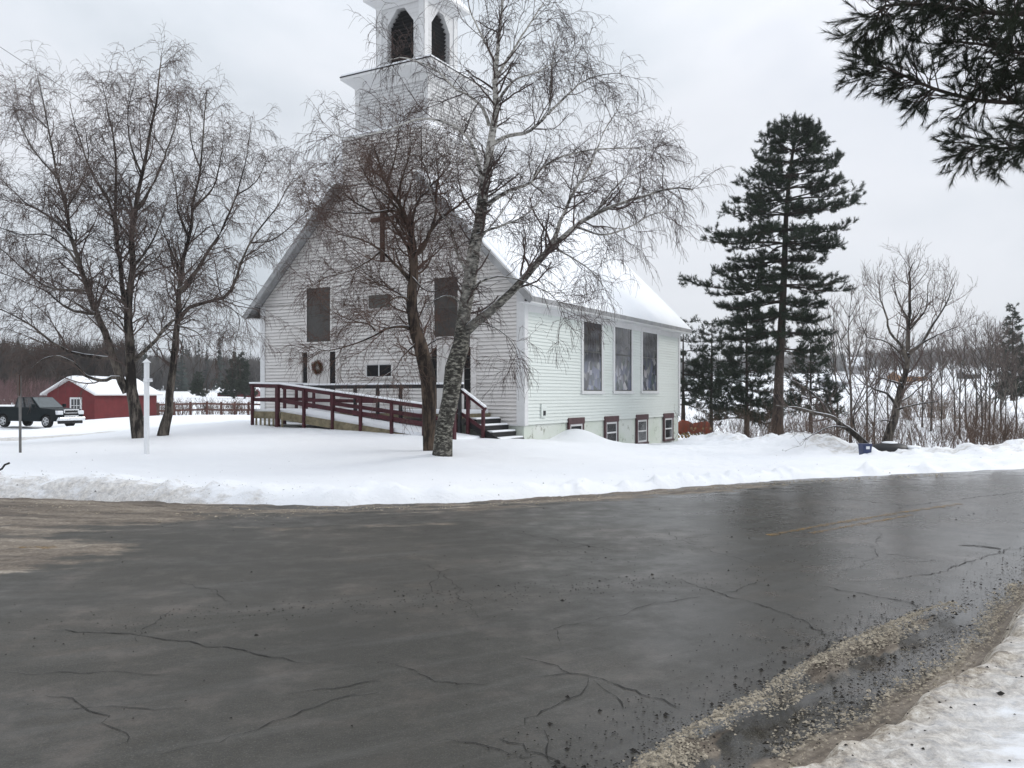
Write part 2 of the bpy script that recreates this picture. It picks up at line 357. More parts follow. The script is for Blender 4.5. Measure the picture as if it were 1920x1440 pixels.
def height(x, y, fine=True):
    x = np.asarray(x, float); y = np.asarray(y, float); sh = x.shape; xf = x.ravel(); yf = y.ravel()
    z = np.full(xf.shape, _W[-1])
    for (cx, cy, _), w_ in zip(CTRL, _W[:-1]): z += w_ * np.hypot(xf - cx, yf - cy)
    z = z.reshape(sh)
    r = np.hypot(x, y)
    z = z + (fbm(x * 0.22, y * 0.22) * 0.20 + fbm(x * 0.8, y * 1.1, 4) * 0.09) * sstep(6, 14, r) + fbm(x * 0.05, y * 0.05) * sstep(60, 200, r) * 1.6
    bd, bz = seg_dist(x, y, BK)
    bl = sstep(2.2, 0.25, bd + 0.9 * fbm(x * 0.9, y * 0.9))
    z = z * (1 - bl) + (bz + 0.55 * fbm(x * 1.5, y * 1.5, 6) + 0.45 * np.abs(fbm(x * 3.1, y * 3.1, 4))) * bl
    # crusts thrown by the plough along the road edges
    fd = y - yfar(x); nd = ynear(x) - y
    lump = np.exp(-((fd - 0.9) / 0.8) ** 2) * (0.07 + 0.13 * sstep(-3.4, -6.5, x))
    z = z + lump * (0.6 + 1.5 * fbm(x * 1.7, y * 2.5, 5)) + np.exp(-((fd - 0.6) / 0.5) ** 2) * np.maximum(0, fbm(x * 3.5, y * 3.5, 5) - 0.02) * 0.55
    z = z + np.exp(-((nd - 0.5) / 0.6) ** 2) * (0.01 + 0.08 * fbm(x * 4, y * 4, 5) + 0.09 * fbm(x * 12, y * 12, 3))
    # snow drift lying by the basement windows, scuffed plough lane in front of the side wall
    z = z + 0.42 * np.exp(-((x - 2.35) ** 2 + (y - 30.6) ** 2) / 0.9)
    z = z + (fbm(x * 1.8, y * 5.0, 4) * 0.10 + fbm(x * 5, y * 5, 3) * 0.05) * sstep(2.0, 5.5, x) * sstep(36, 30, y) * sstep(17, 19, y)
    edge = sstep(-0.05, 0.55, fd) * (fd > -1) + sstep(-0.05, 0.45, nd) * (nd > -1)
    z = np.where((fd < 0.55) & (nd < 0.45), -0.22 + (z + 0.22) * np.clip(edge, 0, 1), z)
    sd_, _ = seg_dist(x, y, SIDEROAD)
    z = z - 0.10 * sstep(1.5, 1.0, sd_)
    return z
def hz(x, y): return float(height(np.array([x]), np.array([y]))[0])

def axis(a, b_, step, far, grow=1.10):
    mid = np.arange(a, b_ + 1e-6, step); up = [b_]; s = step
    while up[-1] < far: s *= grow; up.append(up[-1] + s)
    return mid, np.array(up[1:])
mx_, ux = axis(-17, 17, 0.13, 1500); mlo = -ux[::-1]
mx_ = np.concatenate([mx_[mx_ < 0.4], np.arange(0.4, 6.5, 0.045), mx_[mx_ > 6.5]])
XS = np.concatenate([mlo, mx_, ux])
my_, uy = axis(-1.0, 42, 0.13, 1500); my_ = np.concatenate([my_[my_ < 2.5], np.arange(2.5, 9.5, 0.045), my_[my_ > 9.5]]); _, dn = axis(0, 1.0, 0.3, 120, 1.4)
YS = np.concatenate([-dn[::-1], my_, uy])
GX, GY = np.meshgrid(XS, YS)
GZ = height(GX, GY)
n0, n1 = GX.shape
idx = np.arange(n0 * n1).reshape(n0, n1)
FQ = np.stack([idx[:-1, :-1], idx[:-1, 1:], idx[1:, 1:], idx[1:, :-1]], -1).reshape(-1, 4)
fd = GY - yfar(GX); nd = ynear(GX) - GY
dirt = np.exp(-np.clip(fd, 0, None) / 0.20) * 0.62 * (fd > -0.5) * (fd < 6) + 0.30 * sstep(-3.2, -5.5, GX) * np.exp(-((fd - 0.45) / 0.45) ** 2)
dirt = np.maximum(dirt, (np.exp(-np.clip(nd, 0, None) / 0.28) * 0.95 + 0.36 * sstep(2.2, 0.6, nd) + 0.12 * sstep(1.1, 0.3, nd)) * (nd > -0.5) * (nd < 6))
bd, _ = seg_dist(GX, GY, BK); dirt = np.maximum(dirt, 0.30 * sstep(1.6, 0.2, bd) * sstep(5, 9, GX))
sd_, _ = seg_dist(GX, GY, SIDEROAD); wetr = sstep(1.5, 0.9, sd_)
dirt = np.maximum(dirt, 0.42 * sstep(2.6, 1.4, sd_))
b = NB('ground snow', 0.5, (0.84, 0.86, 0.89), 0.25)
big = b.noise(0.12, 5, 0.5); fine = b.noise(13, 9, 0.85); fine2 = b.noise(3.0, 8, 0.7, b.co((1, 2.2, 1)))
sc_ = b.ramp(big, [(0.35, (0.84, 0.86, 0.895)), (0.6, (0.90, 0.91, 0.93))])
dm = b.math('ADD', b.attr('dirt'), b.math('MULTIPLY', b.math('SUBTRACT', fine2, 0.5), 0.9))
dmask = b.ramp(dm, [(0.22, 0.0), (0.36, 0.45), (0.75, 1.0)])
brown = b.ramp(fine, [(0.38, (0.07, 0.055, 0.043)), (0.47, (0.30, 0.25, 0.19)), (0.55, (0.55, 0.49, 0.41)), (0.64, (0.78, 0.75, 0.69))])
gate = b.ramp(b.attr('dirt'), [(0.04, 0.0), (0.14, 1.0)])
b.color(b.mix(b.math('MULTIPLY', gate, dmask), sc_, brown))
b.bump(b.math('ADD', b.math('MULTIPLY', fine, 0.6), fine2), 0.6, 0.06)
M['ground'] = b.m
g = np_mesh('snow_ground', np.stack([GX, GY, GZ], -1).reshape(-1, 3), FQ, M['ground'], None, True, {'dirt': dirt.ravel()})
tag(g, kind='structure')

# the road: one sheet, with the cracks and worn centre lines lying on it as faces of the same mesh
rx = np.concatenate([np.arange(-110, -16, 1.0), np.arange(-16, 16, 0.07), np.arange(16, 111, 1.0)])
T = np.linspace(0, 1, 190)
RX = np.repeat(rx[None], len(T), 0); yn = np.interp(rx, NEARX, NEARY) - 0.7; yf_ = np.interp(rx, FARX, FARY) + 0.8
RY = yn[None] + (yf_ - yn)[None] * T[:, None]
fd = RY - yfar(RX); nd = ynear(RX) - RY
RZ = 0.02 * fbm(RX * 0.35, RY * 0.35, 3)
left = sstep(-3.0, -5.0, RX + 1.6 * fbm(RX * 0.9, RY * 1.6, 4))
slL = left * sstep(7.2, 8.6, RY + 1.2 * fbm(RX * 1.2, RY * 2.4)) * (1 - 0.55 * sstep(9.2, 10.2, RY) * sstep(11.6, 10.6, RY) * sstep(-7.0, -4.5, RX))
slF = sstep(-1.5, -0.25, fd) * (0.62 + 0.9 * fbm(RX * 0.35, RY * 4.5, 4)) * (0.35 + 0.65 * sstep(9, 2, RX))
slF2 = np.exp(-((fd + 1.9) / 0.25) ** 2) * 0.5 * sstep(1.0, -1.0, RX) * sstep(-5, -3, RX)
rd, _ = seg_dist(RX, RY, RIDGE)
ridge = sstep(0.12, -0.06, rd + 0.55 * fbm(RX * 3.2, RY * 3.2, 5)) * sstep(-0.25, 0.05, fbm(RX * 1.1 + 7, RY * 1.1, 3) + 0.12)
slush = np.clip(np.maximum.reduce([slL * 0.75, slF, slF2, ridge * 1.15, 0.66 * sstep(-0.22, 0.08, nd + 0.25 * fbm(RX * 3, RY * 3, 4))]), 0, 1.2)
RZ = RZ + slush * np.clip(0.015 + 0.10 * fbm(RX * 4, RY * 6, 5), 0, 0.2) * sstep(14, 11, np.abs(RX)) + ridge * (0.03 + 0.14 * fbm(RX * 9, RY * 9, 4))
gutter = sstep(0.0, 0.10, rd) * sstep(-1.0, -0.25, nd) * sstep(0.4, 0.9, RX)
RZ = RZ - 0.012 * gutter
grit = np.clip(np.exp(-(rd / 0.45) ** 2) + 0.9 * sstep(-0.9, -0.1, nd) + 0.7 * np.exp(-((fd + 0.7) / 0.6) ** 2) * sstep(6, 2, RX), 0, 1)
mid = (RY - np.interp(RX, NEARX, NEARY)) / np.maximum(1, np.interp(RX, FARX, FARY) - np.interp(RX, NEARX, NEARY))
grit = np.maximum(grit, 0.55 * np.exp(-((mid - 0.33 - 0.02 * RX) / 0.06) ** 2) * sstep(-5, -3, RX))
wet = np.clip(0.22 + 0.66 * sstep(-1.5, 4.0, RX - 0.10 * (RY - 6)) + 0.5 * gutter + 0.5 * fbm(RX * 0.35, RY * 0.7, 4), 0, 1)
n0, n1 = RX.shape; idx = np.arange(n0 * n1).reshape(n0, n1)
FQ = np.stack([idx[:-1, :-1], idx[:-1, 1:], idx[1:, 1:], idx[1:, :-1]], -1).reshape(-1, 4)
ang = -0.35
along = np.stack([RX * math.cos(ang * 0) + 0 * RY, (mid * 10), RZ * 0], -1).reshape(-1, 3)

def road_mat(name, kind):
    b = NB(name, 0.4, (0.06, 0.06, 0.058), 0.5)
    n_f = b.noise(60, 4, 0.7); n_b = b.noise(0.55, 6, 0.6); n_m = b.noise(2.6, 6, 0.65)
    ve = b.co((0.5, 5.0, 1), 'lane'); st = b.noise(1.0, 7, 0.7, ve)
    asp = b.ramp(n_b, [(0.30, (0.022, 0.019, 0.011)), (0.50, (0.032, 0.028, 0.018)), (0.72, (0.066, 0.056, 0.042))])
    asp = b.mix(b.ramp(n_f, [(0.40, 0.6), (0.56, 0.0)]), asp, (0.014, 0.013, 0.012))
    asp = b.mix(b.ramp(b.noise(120, 3, 0.8), [(0.55, 0.0), (0.68, 0.55)]), asp, (0.17, 0.16, 0.145))
    asp = b.mix(b.math('MULTIPLY', b.ramp(n_m, [(0.50, 0.0), (0.72, 0.55)]), b.ramp(n_b, [(0.40, 0.15), (0.62, 1.0)])), asp, (0.125, 0.098, 0.078))
    asp = b.mix(b.ramp(st, [(0.50, 0.0), (0.72, 0.32)]), asp, (0.12, 0.115, 0.105))
    if kind == 'yellow':
        asp = b.mix(0.85, asp, (0.30, 0.18, 0.055))
    if kind == 'crack':
        asp = b.mix(0.85, asp, (0.014, 0.013, 0.012))
    if kind == 'asphalt':
        gm = b.math('MULTIPLY', b.attr('grit'), b.ramp(b.noise(26, 5, 0.8), [(0.52, 0.0), (0.60, 1.0)]))
        asp = b.mix(gm, asp, (0.022, 0.019, 0.017))
        sm = b.math('ADD', b.attr('slush'), b.math('MULTIPLY', b.math('SUBTRACT', b.math('ADD', b.math('MULTIPLY', n_m, 0.5), b.math('MULTIPLY', st, 0.5)), 0.5), 1.5))
        smask = b.math('MULTIPLY', b.ramp(sm, [(0.42, 0.0), (0.62, 1.0)]), b.ramp(b.attr('slush'), [(0.05, 0.0), (0.3, 1.0)]))
        slc = b.ramp(b.math('ADD', b.math('MULTIPLY', st, 0.6), b.math('MULTIPLY', b.noise(22, 8, 0.85), 0.5)), [(0.42, (0.035, 0.027, 0.021)), (0.52, (0.10, 0.078, 0.058)), (0.62, (0.21, 0.175, 0.135)), (0.72, (0.46, 0.42, 0.36))])
        asp = b.mix(smask, asp, slc)
        r0 = b.ramp(b.math('ADD', b.math('MULTIPLY', b.attr('wet'), 0.62), b.math('MULTIPLY', n_m, 0.55)), [(0.36, 0.62), (0.62, 0.34), (0.90, 0.20)])
        b.rough(b.mix(smask, r0, (0.75, 0.75, 0.75)))
        b.bump(b.math('ADD', b.math('MULTIPLY', n_f, 0.35), b.math('MULTIPLY', b.noise(9, 5), 0.3)), 0.22, 0.02)
        bn = [n_ for n_ in b.t.nodes if n_.type == 'BUMP'][0]; b.l(b.ramp(b.attr('wet'), [(0.3, 0.26), (0.8, 0.09)]), bn.inputs['Strength'])
    b.color(asp)
    if kind != 'asphalt':                      # worn paint and half filled cracks break up
        b.b.inputs['Roughness'].default_value = 0.55; b.b.inputs['Specular IOR Level'].default_value = 0.2
        b.l(b.ramp(b.noise(9 if kind == 'yellow' else 5, 7, 0.8), [(0.41, 0.0), (0.60, 0.7)] if kind == 'yellow' else [(0.36, 0.0), (0.52, 0.9)]), b.b.inputs['Alpha'])
    return b.m
road = np_mesh('road', np.stack([RX, RY, RZ], -1).reshape(-1, 3), FQ, [road_mat('wet asphalt', 'asphalt'), road_mat('open crack', 'crack'), road_mat('worn yellow paint', 'yellow')], None, True,
               {'slush': slush.ravel(), 'grit': grit.ravel(), 'wet': wet.ravel(), 'lane': along})
tag(road, kind='structure')
def ground_pt(px, py): Y = HC * F / (py - HY); return Vector(((px - 960) * Y / F, Y, 0))
def road_z(x, y): return 0.02 * float(fbm(np.array([x * 0.35]), np.array([y * 0.35]), 3)[0])
strips = MB()
def strip(pix, wid, mi, wob=0.02, sub=10):
    P = [ground_pt(*p) for p in pix]; Q = []
    for a, b_ in zip(P[:-1], P[1:]):
        k = max(2, int((b_ - a).length / 0.06))
        for i in range(k): Q.append(a.lerp(b_, i / k))
    Q.append(P[-1]); n = len(Q); vs = []; wk = 0.0
    for i, q in enumerate(Q):
        d = (Q[min(i + 1, n - 1)] - Q[max(i - 1, 0)]).normalized(); s = Vector((-d.y, d.x, 0))
        wk = (wk * 0.55 + random.gauss(0, wob * 0.9)) if mi == 1 else 0.0; q = q + s * wk; hw = wid * (0.20 if mi == 1 else 0.5) * random.uniform(0.3, 1.3) * (1 if mi == 2 else min(1, 0.25 + 4 * min(i, n - 1 - i) / n))
        for sg in (-1, 1):
            p = q + s * sg * hw; vs.append((p.x, p.y, road_z(p.x, p.y) + 0.003 + 0.001 * mi))
    strips.add(vs, [(2 * i, 2 * i + 1, 2 * i + 3, 2 * i + 2) for i in range(n - 1)], mi)
for pix, wd in [([(0, 1182), (140, 1181), (300, 1195), (420, 1215), (500, 1228), (620, 1243)], 0.035),
            ([(960, 1232), (1040, 1252), (1110, 1272), (1160, 1285), (1240, 1314), (1300, 1336)], 0.035), ([(1110, 1277), (1150, 1308), (1168, 1330)], 0.03), ([(1010, 1270), (1080, 1262), (1110, 1272)], 0.02),
            ([(1260, 1085), (1355, 1116), (1440, 1140), (1500, 1162), (1600, 1215)], 0.035), ([(1355, 1116), (1440, 1086)], 0.025), ([(1065, 1210), (1030, 1180), (1100, 1165)], 0.02), ([(1100, 1165), (1260, 1128), (1355, 1116)], 0.02),
            ([(1515, 1093), (1600, 1112), (1690, 1130), (1730, 1141)], 0.04), ([(1600, 1092), (1680, 1086), (1775, 1072), (1860, 1040), (1960, 1012)], 0.04), ([(1560, 1032), (1690, 1042), (1775, 1056)], 0.035),
            ([(1540, 930), (1640, 942), (1700, 948), (1800, 936), (1960, 918)], 0.05), ([(960, 998), (1060, 1015), (1160, 1035)], 0.04), ([(300, 1420), (480, 1370), (640, 1310), (760, 1290)], 0.02), ([(930, 1390), (1010, 1416), (1060, 1440)], 0.025),
            ([(1200, 1010), (1250, 1014), (1330, 1006)], 0.03)]:
    strip(pix, wd, 1)
rc = random.Random(12)
for _ in range(20):
    x0_, y0_ = rc.uniform(-100, 1950), rc.choice([rc.uniform(985, 1100), rc.uniform(1080, 1400)])
    if y0_ > 1440 - (x0_ - 1250) * 0.75 and x0_ > 1200: continue
    a_ = rc.choice([0.25, -0.45, 0.15, 2.2]) + rc.gauss(0, .3); pts_ = [(x0_, y0_)]
    for k_ in range(rc.randint(3, 6)):
        a_ += rc.gauss(0, .35); s_ = rc.uniform(30, 75); pts_.append((pts_[-1][0] + s_ * math.cos(a_), min(1438, max(985, pts_[-1][1] + s_ * math.sin(a_) * 0.35))))
    strip(pts_, 0.022, 1)
strip([(1800, 1024), (1826, 1023), (1850, 1027), (1872, 1031)], 0.30, 1)
strip([(1441, 1005), (1560, 983), (1690, 961), (1800, 945)], 0.11, 2, 0.006); strip([(1521, 1001), (1600, 986), (1710, 966)], 0.10, 2, 0.006)
strip([(-20, 1023), (60, 1026), (110, 1028)], 0.16, 2, 0.01)
so_ = strips.build('road_strip', [M['snow'], M['snow'], M['snow']])
# join the strips into the road mesh
bm = bmesh.new(); bm.from_mesh(road.data); bm.from_mesh(so_.data); bm.to_mesh(road.data); bm.free()
bpy.data.objects.remove(so_)

# plowed side road in front of the truck
sp_ = MB(); P = [(-40, 38.5), (-30, 36.6), (-24, 35.5), (-19.5, 34.3), (-17.2, 33.6)]; W_ = [1.1, 1.0, 0.9, 0.7, 0.15]; vs = []
for (x, y), ww in zip(P, W_):
    for s in (-1, 1):
        yy = y + s * ww; vs.append((x, yy, hz(x, yy) + 0.03))
sp_.add(vs, [(2 * i, 2 * i + 2, 2 * i + 3, 2 * i + 1) for i in range(len(P) - 1)])
b = NB('wet side road', 0.35, (0.2, 0.2, 0.2), 0.5)
b.color(b.ramp(b.noise(0.9, 6, 0.7, b.co((0.4, 2.5, 1))), [(0.40, (0.10, 0.10, 0.10)), (0.62, (0.40, 0.41, 0.42))]))
tag(sp_.build('side_road', b.m), kind='structure')

# loose grit on the asphalt and bits of debris on the snow, uncountable
def bits(name, spots, size, mat):
    n = len(spots); base = np.array([(1, 0, -.2), (-.5, .87, -.2), (-.5, -.87, -.2), (0, 0, .7)]); V = []; Fs = []
    s = RNG.uniform(size[0], size[1], n) * (1 + 1.2 * (RNG.random(n) > 0.93)); th = RNG.uniform(0, 6.28, n)
    V = np.zeros((n, 4, 3))
    for k in range(4):
        V[:, k, 0] = (base[k, 0] * np.cos(th) - base[k, 1] * np.sin(th)) * s * RNG.uniform(0.7, 1.6, n)
        V[:, k, 1] = (base[k, 0] * np.sin(th) + base[k, 1] * np.cos(th)) * s * RNG.uniform(0.7, 1.3, n)
        V[:, k, 2] = base[k, 2] * s * 0.8
    V += spots[:, None, :]
    fb = np.array([(0, 1, 3), (1, 2, 3), (2, 0, 3), (0, 2, 1)])
    return tag(np_mesh(name, V.reshape(-1, 3), (np.arange(n)[:, None, None] * 4 + fb[None]).reshape(-1, 3), mat, None, False), kind='stuff')
ss = []
def scatter(n, fx, fy):
    for _ in range(n):
        x, y = fx(), fy(); ss.append((x, y))
g_ = random.gauss; u_ = random.uniform
for _ in range(2600):                                     # along the slush ridge and the gutter
    i = random.randrange(len(RIDGE) - 1); t = random.random(); p = RIDGE[i] * (1 - t) + RIDGE[i + 1] * t
    ss.append((p[0] + g_(0.0, .33), p[1] + g_(0.0, .3)))
for _ in range(1500): x = u_(1.3, 6); ss.append((x, np.interp(x, NEARX, NEARY) + abs(g_(0, .4)) + 0.02))
for _ in range(500):                                      # the gravel streaks between the lanes
    x = g_(-0.4, 1.7); ss.append((x, 6.55 + 0.32 * (x + 2.0) + g_(0, .22)))
for _ in range(300): x = u_(0.5, 8); ss.append((x, 9.6 + 0.55 * (x - 2) + g_(0, .7)))
for _ in range(450): x = u_(-5, 9); ss.append((x, u_(4.2, 13)))
ss = np.array([(x, y) for x, y in ss if y > np.interp(x, NEARX, NEARY) - 0.15 and y < np.interp(x, FARX, FARY) and y > 3.3])
def near_road_z(xy):
    rd_, _ = seg_dist(xy[:, 0], xy[:, 1], RIDGE)
    return 0.02 * fbm(xy[:, 0] * 0.35, xy[:, 1] * 0.35, 3) + np.where(rd_ < 0.15, 0.06, 0.006)
bits('road_grit', np.column_stack([ss, near_road_z(ss)]), (0.0025, 0.008), M['pebble'])
ds = []
for _ in range(260): x = u_(-14, 14); ds.append((x, np.interp(x, FARX, FARY) + 0.3 + abs(g_(0, 2.6))))
for _ in range(160): ds.append((u_(4, 15), u_(18.5, 26)))
for _ in range(260): x = u_(1.3, 6); ds.append((x, np.interp(x, NEARX, NEARY) - abs(g_(0.3, .6))))
for _ in range(220): x = u_(-9, -3.2); ds.append((x, np.interp(x, FARX, FARY) + abs(g_(0.6, .35))))
ds = np.array(ds); dz = height(ds[:, 0], ds[:, 1])
bits('snow_debris', np.column_stack([ds, dz + 0.004]), (0.003, 0.011), M['pebble'])

# crumbs of brown slush thrown along the ridge and the road edges
M['crumb'] = plain('slush crumbs', (0.32, 0.28, 0.22), 0.85, 0.15, 0.85, 30)
cs = []
for _ in range(8500):
    i = random.randrange(len(RIDGE) - 1); t = random.random(); p = RIDGE[i] * (1 - t) + RIDGE[i + 1] * t
    q_ = float(fbm(np.array([p[0] * 2.6]), np.array([p[1] * 2.6 + 40]), 4)[0]); s_ = (i + t) / (len(RIDGE) - 1)
    if random.random() > 0.75 + 1.6 * q_ - 0.55 * max(0, s_ - .55): continue
    w_ = (.03 + .10 * max(0, q_ + .12)) * (1 + .6 * s_)
    cs.append((p[0] + g_(0.0, w_) + 0.25 * q_, p[1] + g_(0.0, w_) - 0.25 * q_))
cs = np.array(cs); rd_, _ = seg_dist(cs[:, 0], cs[:, 1], RIDGE)
bits('slush_crumbs', np.column_stack([cs, near_road_z(cs) + 0.035 * np.exp(-(rd_ / .08) ** 2) - 0.006]), (0.003, 0.009), M['crumb'])
cs = []
for _ in range(4200): x = u_(1.2, 6); cs.append((x, float(ynear(np.array([x]))[0]) + g_(0.0, .085)))
cs = np.array(cs); bits('slush_crumbs', np.column_stack([cs, np.maximum(0.012, height(cs[:, 0], cs[:, 1]))]), (0.003, 0.009), M['crumb'])
cs = []
for _ in range(2200): x = u_(-9, 9); cs.append((x, float(yfar(np.array([x]))[0]) + g_(-0.12, .20) - (0.5 * abs(g_(0, 1)) if x < -3 else 0)))
cs = np.array(cs); bits('slush_crumbs', np.column_stack([cs, np.maximum(0.01, height(cs[:, 0], cs[:, 1]))]), (0.004, 0.014), M['crumb'])

# ------------------------------------------------------------------ the church
CX, CY = 0.397, 28.0
DS = Vector((920, 1620, 0)).normalized(); CA = math.atan2(-DS.x, DS.y)      # local y runs back along the side wall
WID, LEN = 11.7, 15.4; Z0, ZE = 0.70, 5.12; HALF = WID / 2; XC = -HALF; ZR = ZE + HALF * 1.0
church = empty('church', (CX, CY, 0), CA, 'white clapboard church with a snowy steep roof and square bell tower', 'church')
def fx(px, off=0.0):                                      # local x on a plane parallel to the front, off metres before it
    r = (px - 960) / F; bx = CX - off * DS.x; by = CY - off * DS.y
    return (r * by - bx) / (DS.y + r * DS.x)
def fz(px, py, off=0.0):
    d = CY - off * DS.y - DS.x * fx(px, off); return HC - (py - HY) * d / F
def sy(px): r = (px - 960) / F; return (r * CY - CX) / (DS.x - r * DS.y)
def szz(px, py): d = CY + DS.y * sy(px); return HC - (py - HY) * d / F

def siding(name, z0, z1, lo, hi, plane, mat, parent, step=0.115, lip=0.028, kink=(), edge=0):
    """clapboards as one continuous saw-tooth sheet; lo(z), hi(z) give the ends of a board, plane(u, out, z) the point"""
    mb = MB(); vs = []; z = z0; zs = sorted(set([z0 + i * step for i in range(int((z1 - z0) / step) + 1)] + [z1] + list(kink)))
    for a, b_ in zip(zs[:-1], zs[1:]):
        m_ = min(a + 0.017, b_)
        vs += [plane(lo(a), lip, a), plane(hi(a), lip, a), plane(lo(m_), lip * 0.93, m_), plane(hi(m_), lip * 0.93, m_), plane(lo(b_), 0.0, b_), plane(hi(b_), 0.0, b_)]
    n = len(zs) - 1; fs = []; ms = []
    for i in range(n):
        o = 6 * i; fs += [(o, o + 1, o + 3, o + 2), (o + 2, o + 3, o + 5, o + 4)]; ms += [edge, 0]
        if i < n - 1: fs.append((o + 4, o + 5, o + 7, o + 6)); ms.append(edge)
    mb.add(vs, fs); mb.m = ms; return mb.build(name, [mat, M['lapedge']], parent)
fr = lambda u, o, z: (u, -o, z)
BX, BT = 1.76, 11.05                                        # the wide tower base stands flush with the gable
def gl(z): return -WID if z <= ZE else -WID + (z - ZE)
def gh(z): return 0.0 if z <= ZE else -(z - ZE)
def gl2(z): return min(gl(z), XC - BX)
def gh2(z): return max(gh(z), XC + BX)
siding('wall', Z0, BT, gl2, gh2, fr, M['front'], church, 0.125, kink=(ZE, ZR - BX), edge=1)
siding('wall', Z0, ZE, lambda z: 0.0, lambda z: LEN, lambda u, o, z: (o, u, z), M['side'], church)
siding('wall', Z0, ZE, lambda z: 0.0, lambda z: LEN, lambda u, o, z: (-WID - o, u, z), M['side'], church, 0.23)
siding('wall', Z0, ZR - 0.03, gl, gh, lambda u, o, z: (u, LEN + o, z), M['side'], church, 0.23, kink=(ZE,))
mb = MB(); mb.box((-WID + 0.02, 0.03, -1.6), (-0.03, LEN - 0.03, Z0 + 0.004)); mb.build('foundation', M['found'], church)
mb = MB(); mb.box((-WID - .03, -0.035, Z0 - 0.03), (0.035, -0.004 + 0.0, Z0 + 0.02)); mb.build('water_table', M['trim'], church)
def cboard(x0, x1, y0, y1, z0=Z0 - 0.02, z1=ZE): mb = MB(); mb.box((x0, y0, z0), (x1, y1, z1)); return mb.build('corner_board', M['trim'], church)
cboard(-WID - 0.04, -WID + 0.20, -0.05, -0.002)
cboard(-0.26, 0.045, -0.05, -0.002); cboard(0.002, 0.045, -0.002, 0.19); cboard(0.002, 0.05, LEN - 0.17, LEN + 0.05); cboard(-0.2, 0.002, LEN + .002, LEN + .05)
# roof: two slabs with a boxed eave, snow on top
OV, RK = 0.50, 0.42
def roof_poly(t0, t1, ov):     # section of one slope, offset t above the wall line (perpendicular-ish, vertical measure)
    xe = ov; ze = ZE - ov
    return xe, ze
mb = MB()
sec = [(OV, ZE - OV + 0.02), (OV, ZE - OV + 0.17), (XC, ZR + 0.17), (-WID - OV, ZE - OV + 0.17), (-WID - OV, ZE - OV + 0.02), (XC, ZR + 0.02)]
sec = [(x, z + 0.02) for x, z in sec]
n = 6; vs = [(x, y, z) for y in (0.05, LEN + RK) for x, z in sec]
fs = [(0, 1, 2, 5), (5, 2, 3, 4), (6, 11, 8, 7), (11, 10, 9, 8)] + [(i, (i + 1) % n, n + (i + 1) % n, n + i) for i in range(n)]
mb.add(vs, fs)
for s in (1, -1):                                          # overhang of the front gable, stopping against the tower base
    xe = XC + s * (HALF + OV); xr_ = XC + s * (BX + 0.03); pv = [(xe, ZE - OV + .04), (xe, ZE - OV + .19), (xr_, ZR - BX - .03 + .19), (xr_, ZR - BX - .03 + .04)]
    mb.prism(pv if s < 0 else pv[::-1], 'y', -RK, 0.05)
roof = mb.build('roof', M['rakegrey'], church)
mb = MB()                                                  # soffit boxes closing the eaves level
for s, x0, x1 in ((1, 0.03, OV - 0.01), (-1, -WID - OV + 0.01, -WID - 0.03)):
    mb.box((x0, -RK + 0.01, ZE - OV + 0.00), (x1, LEN + RK - 0.01, ZE - OV + 0.035))
mb.build('soffit', M['trim'], church)
mb = MB(); mb.box((0.022, 0.19, ZE - OV - 0.22), (0.05, LEN - 0.17, ZE - OV - 0.001)); mb.build('frieze_board', M['trim'], church)
for s in (1, -1):                                          # rake boards on the front gable
    mb = MB(); e_ = Vector((XC + s * (HALF + OV), -RK - 0.03, ZE - OV + 0.05)); r_ = Vector((XC + s * (BX + .03), -RK - 0.03, ZR - BX + 0.02))
    mb.beam(e_, r_, 0.05, 0.20, up=(0, 0, 1)); mb.build('rake_board', M['rakegrey'], church)
def snow_slab(name, xe, ze, xr, zr, y0, y1, th, parent, ny=60, nx=14):
    V = []; Fq = []
    for j in range(ny + 1):
        for i in range(nx + 1):
            t = i / nx; y = y0 + (y1 - y0) * j / ny; x = xe + (xr - xe) * t; z = ze + (zr - ze) * t
            e_ = min(1, min(t * 10 + 0.30, min(j, ny - j) * 0.5 + 0.35))
            h = th * e_ * (0.85 + 0.5 * float(fbm(np.array([y * 0.9 + 40]), np.array([x * 0.9]), 3)[0])) + 0.004
            sag = 0.05 * float(fbm(np.array([y * 1.3]), np.array([3.3]), 3)[0]) if i == 0 else 0
            V.append((x + math.copysign(sag, xe - xr), y, z + h))
    for j in range(ny):
        for i in range(nx):
            a = j * (nx + 1) + i; Fq.append((a, a + 1, a + nx + 2, a + nx + 1))
    m0 = len(V)
    ring = [j * (nx + 1) for j in range(ny + 1)] + [ny * (nx + 1) + i for i in range(1, nx + 1)] + [j * (nx + 1) + nx for j in range(ny - 1, -1, -1)] + [i for i in range(nx - 1, 0, -1)]
    low = []
    for k in ring:
        x, y, z = V[k]; t = (x - xe) / (xr - xe); low.append((x, y, ze + (zr - ze) * t + 0.002))
    V += low; L = len(ring)
    for k in range(L): Fq.append((ring[k], ring[(k + 1) % L], m0 + (k + 1) % L, m0 + k))
    mb = MB(); mb.add(V, Fq, 0, True); return mb.build(name, M['snow'], parent)
snow_slab('roof_snow', OV - 0.02, ZE - OV + 0.19, XC, ZR + 0.21, 0.08, LEN + RK, 0.13, church)
snow_slab('roof_snow', -WID - OV + 0.02, ZE - OV + 0.19, XC, ZR + 0.21, 0.08, LEN + RK, 0.13, church)

for s in (1, -1): snow_slab('roof_snow', XC + s * (HALF + OV - .02), ZE - OV + .192, XC + s * (BX + .04), ZR - BX + .172, -RK + .12, .075, .10, church, 4, 14)
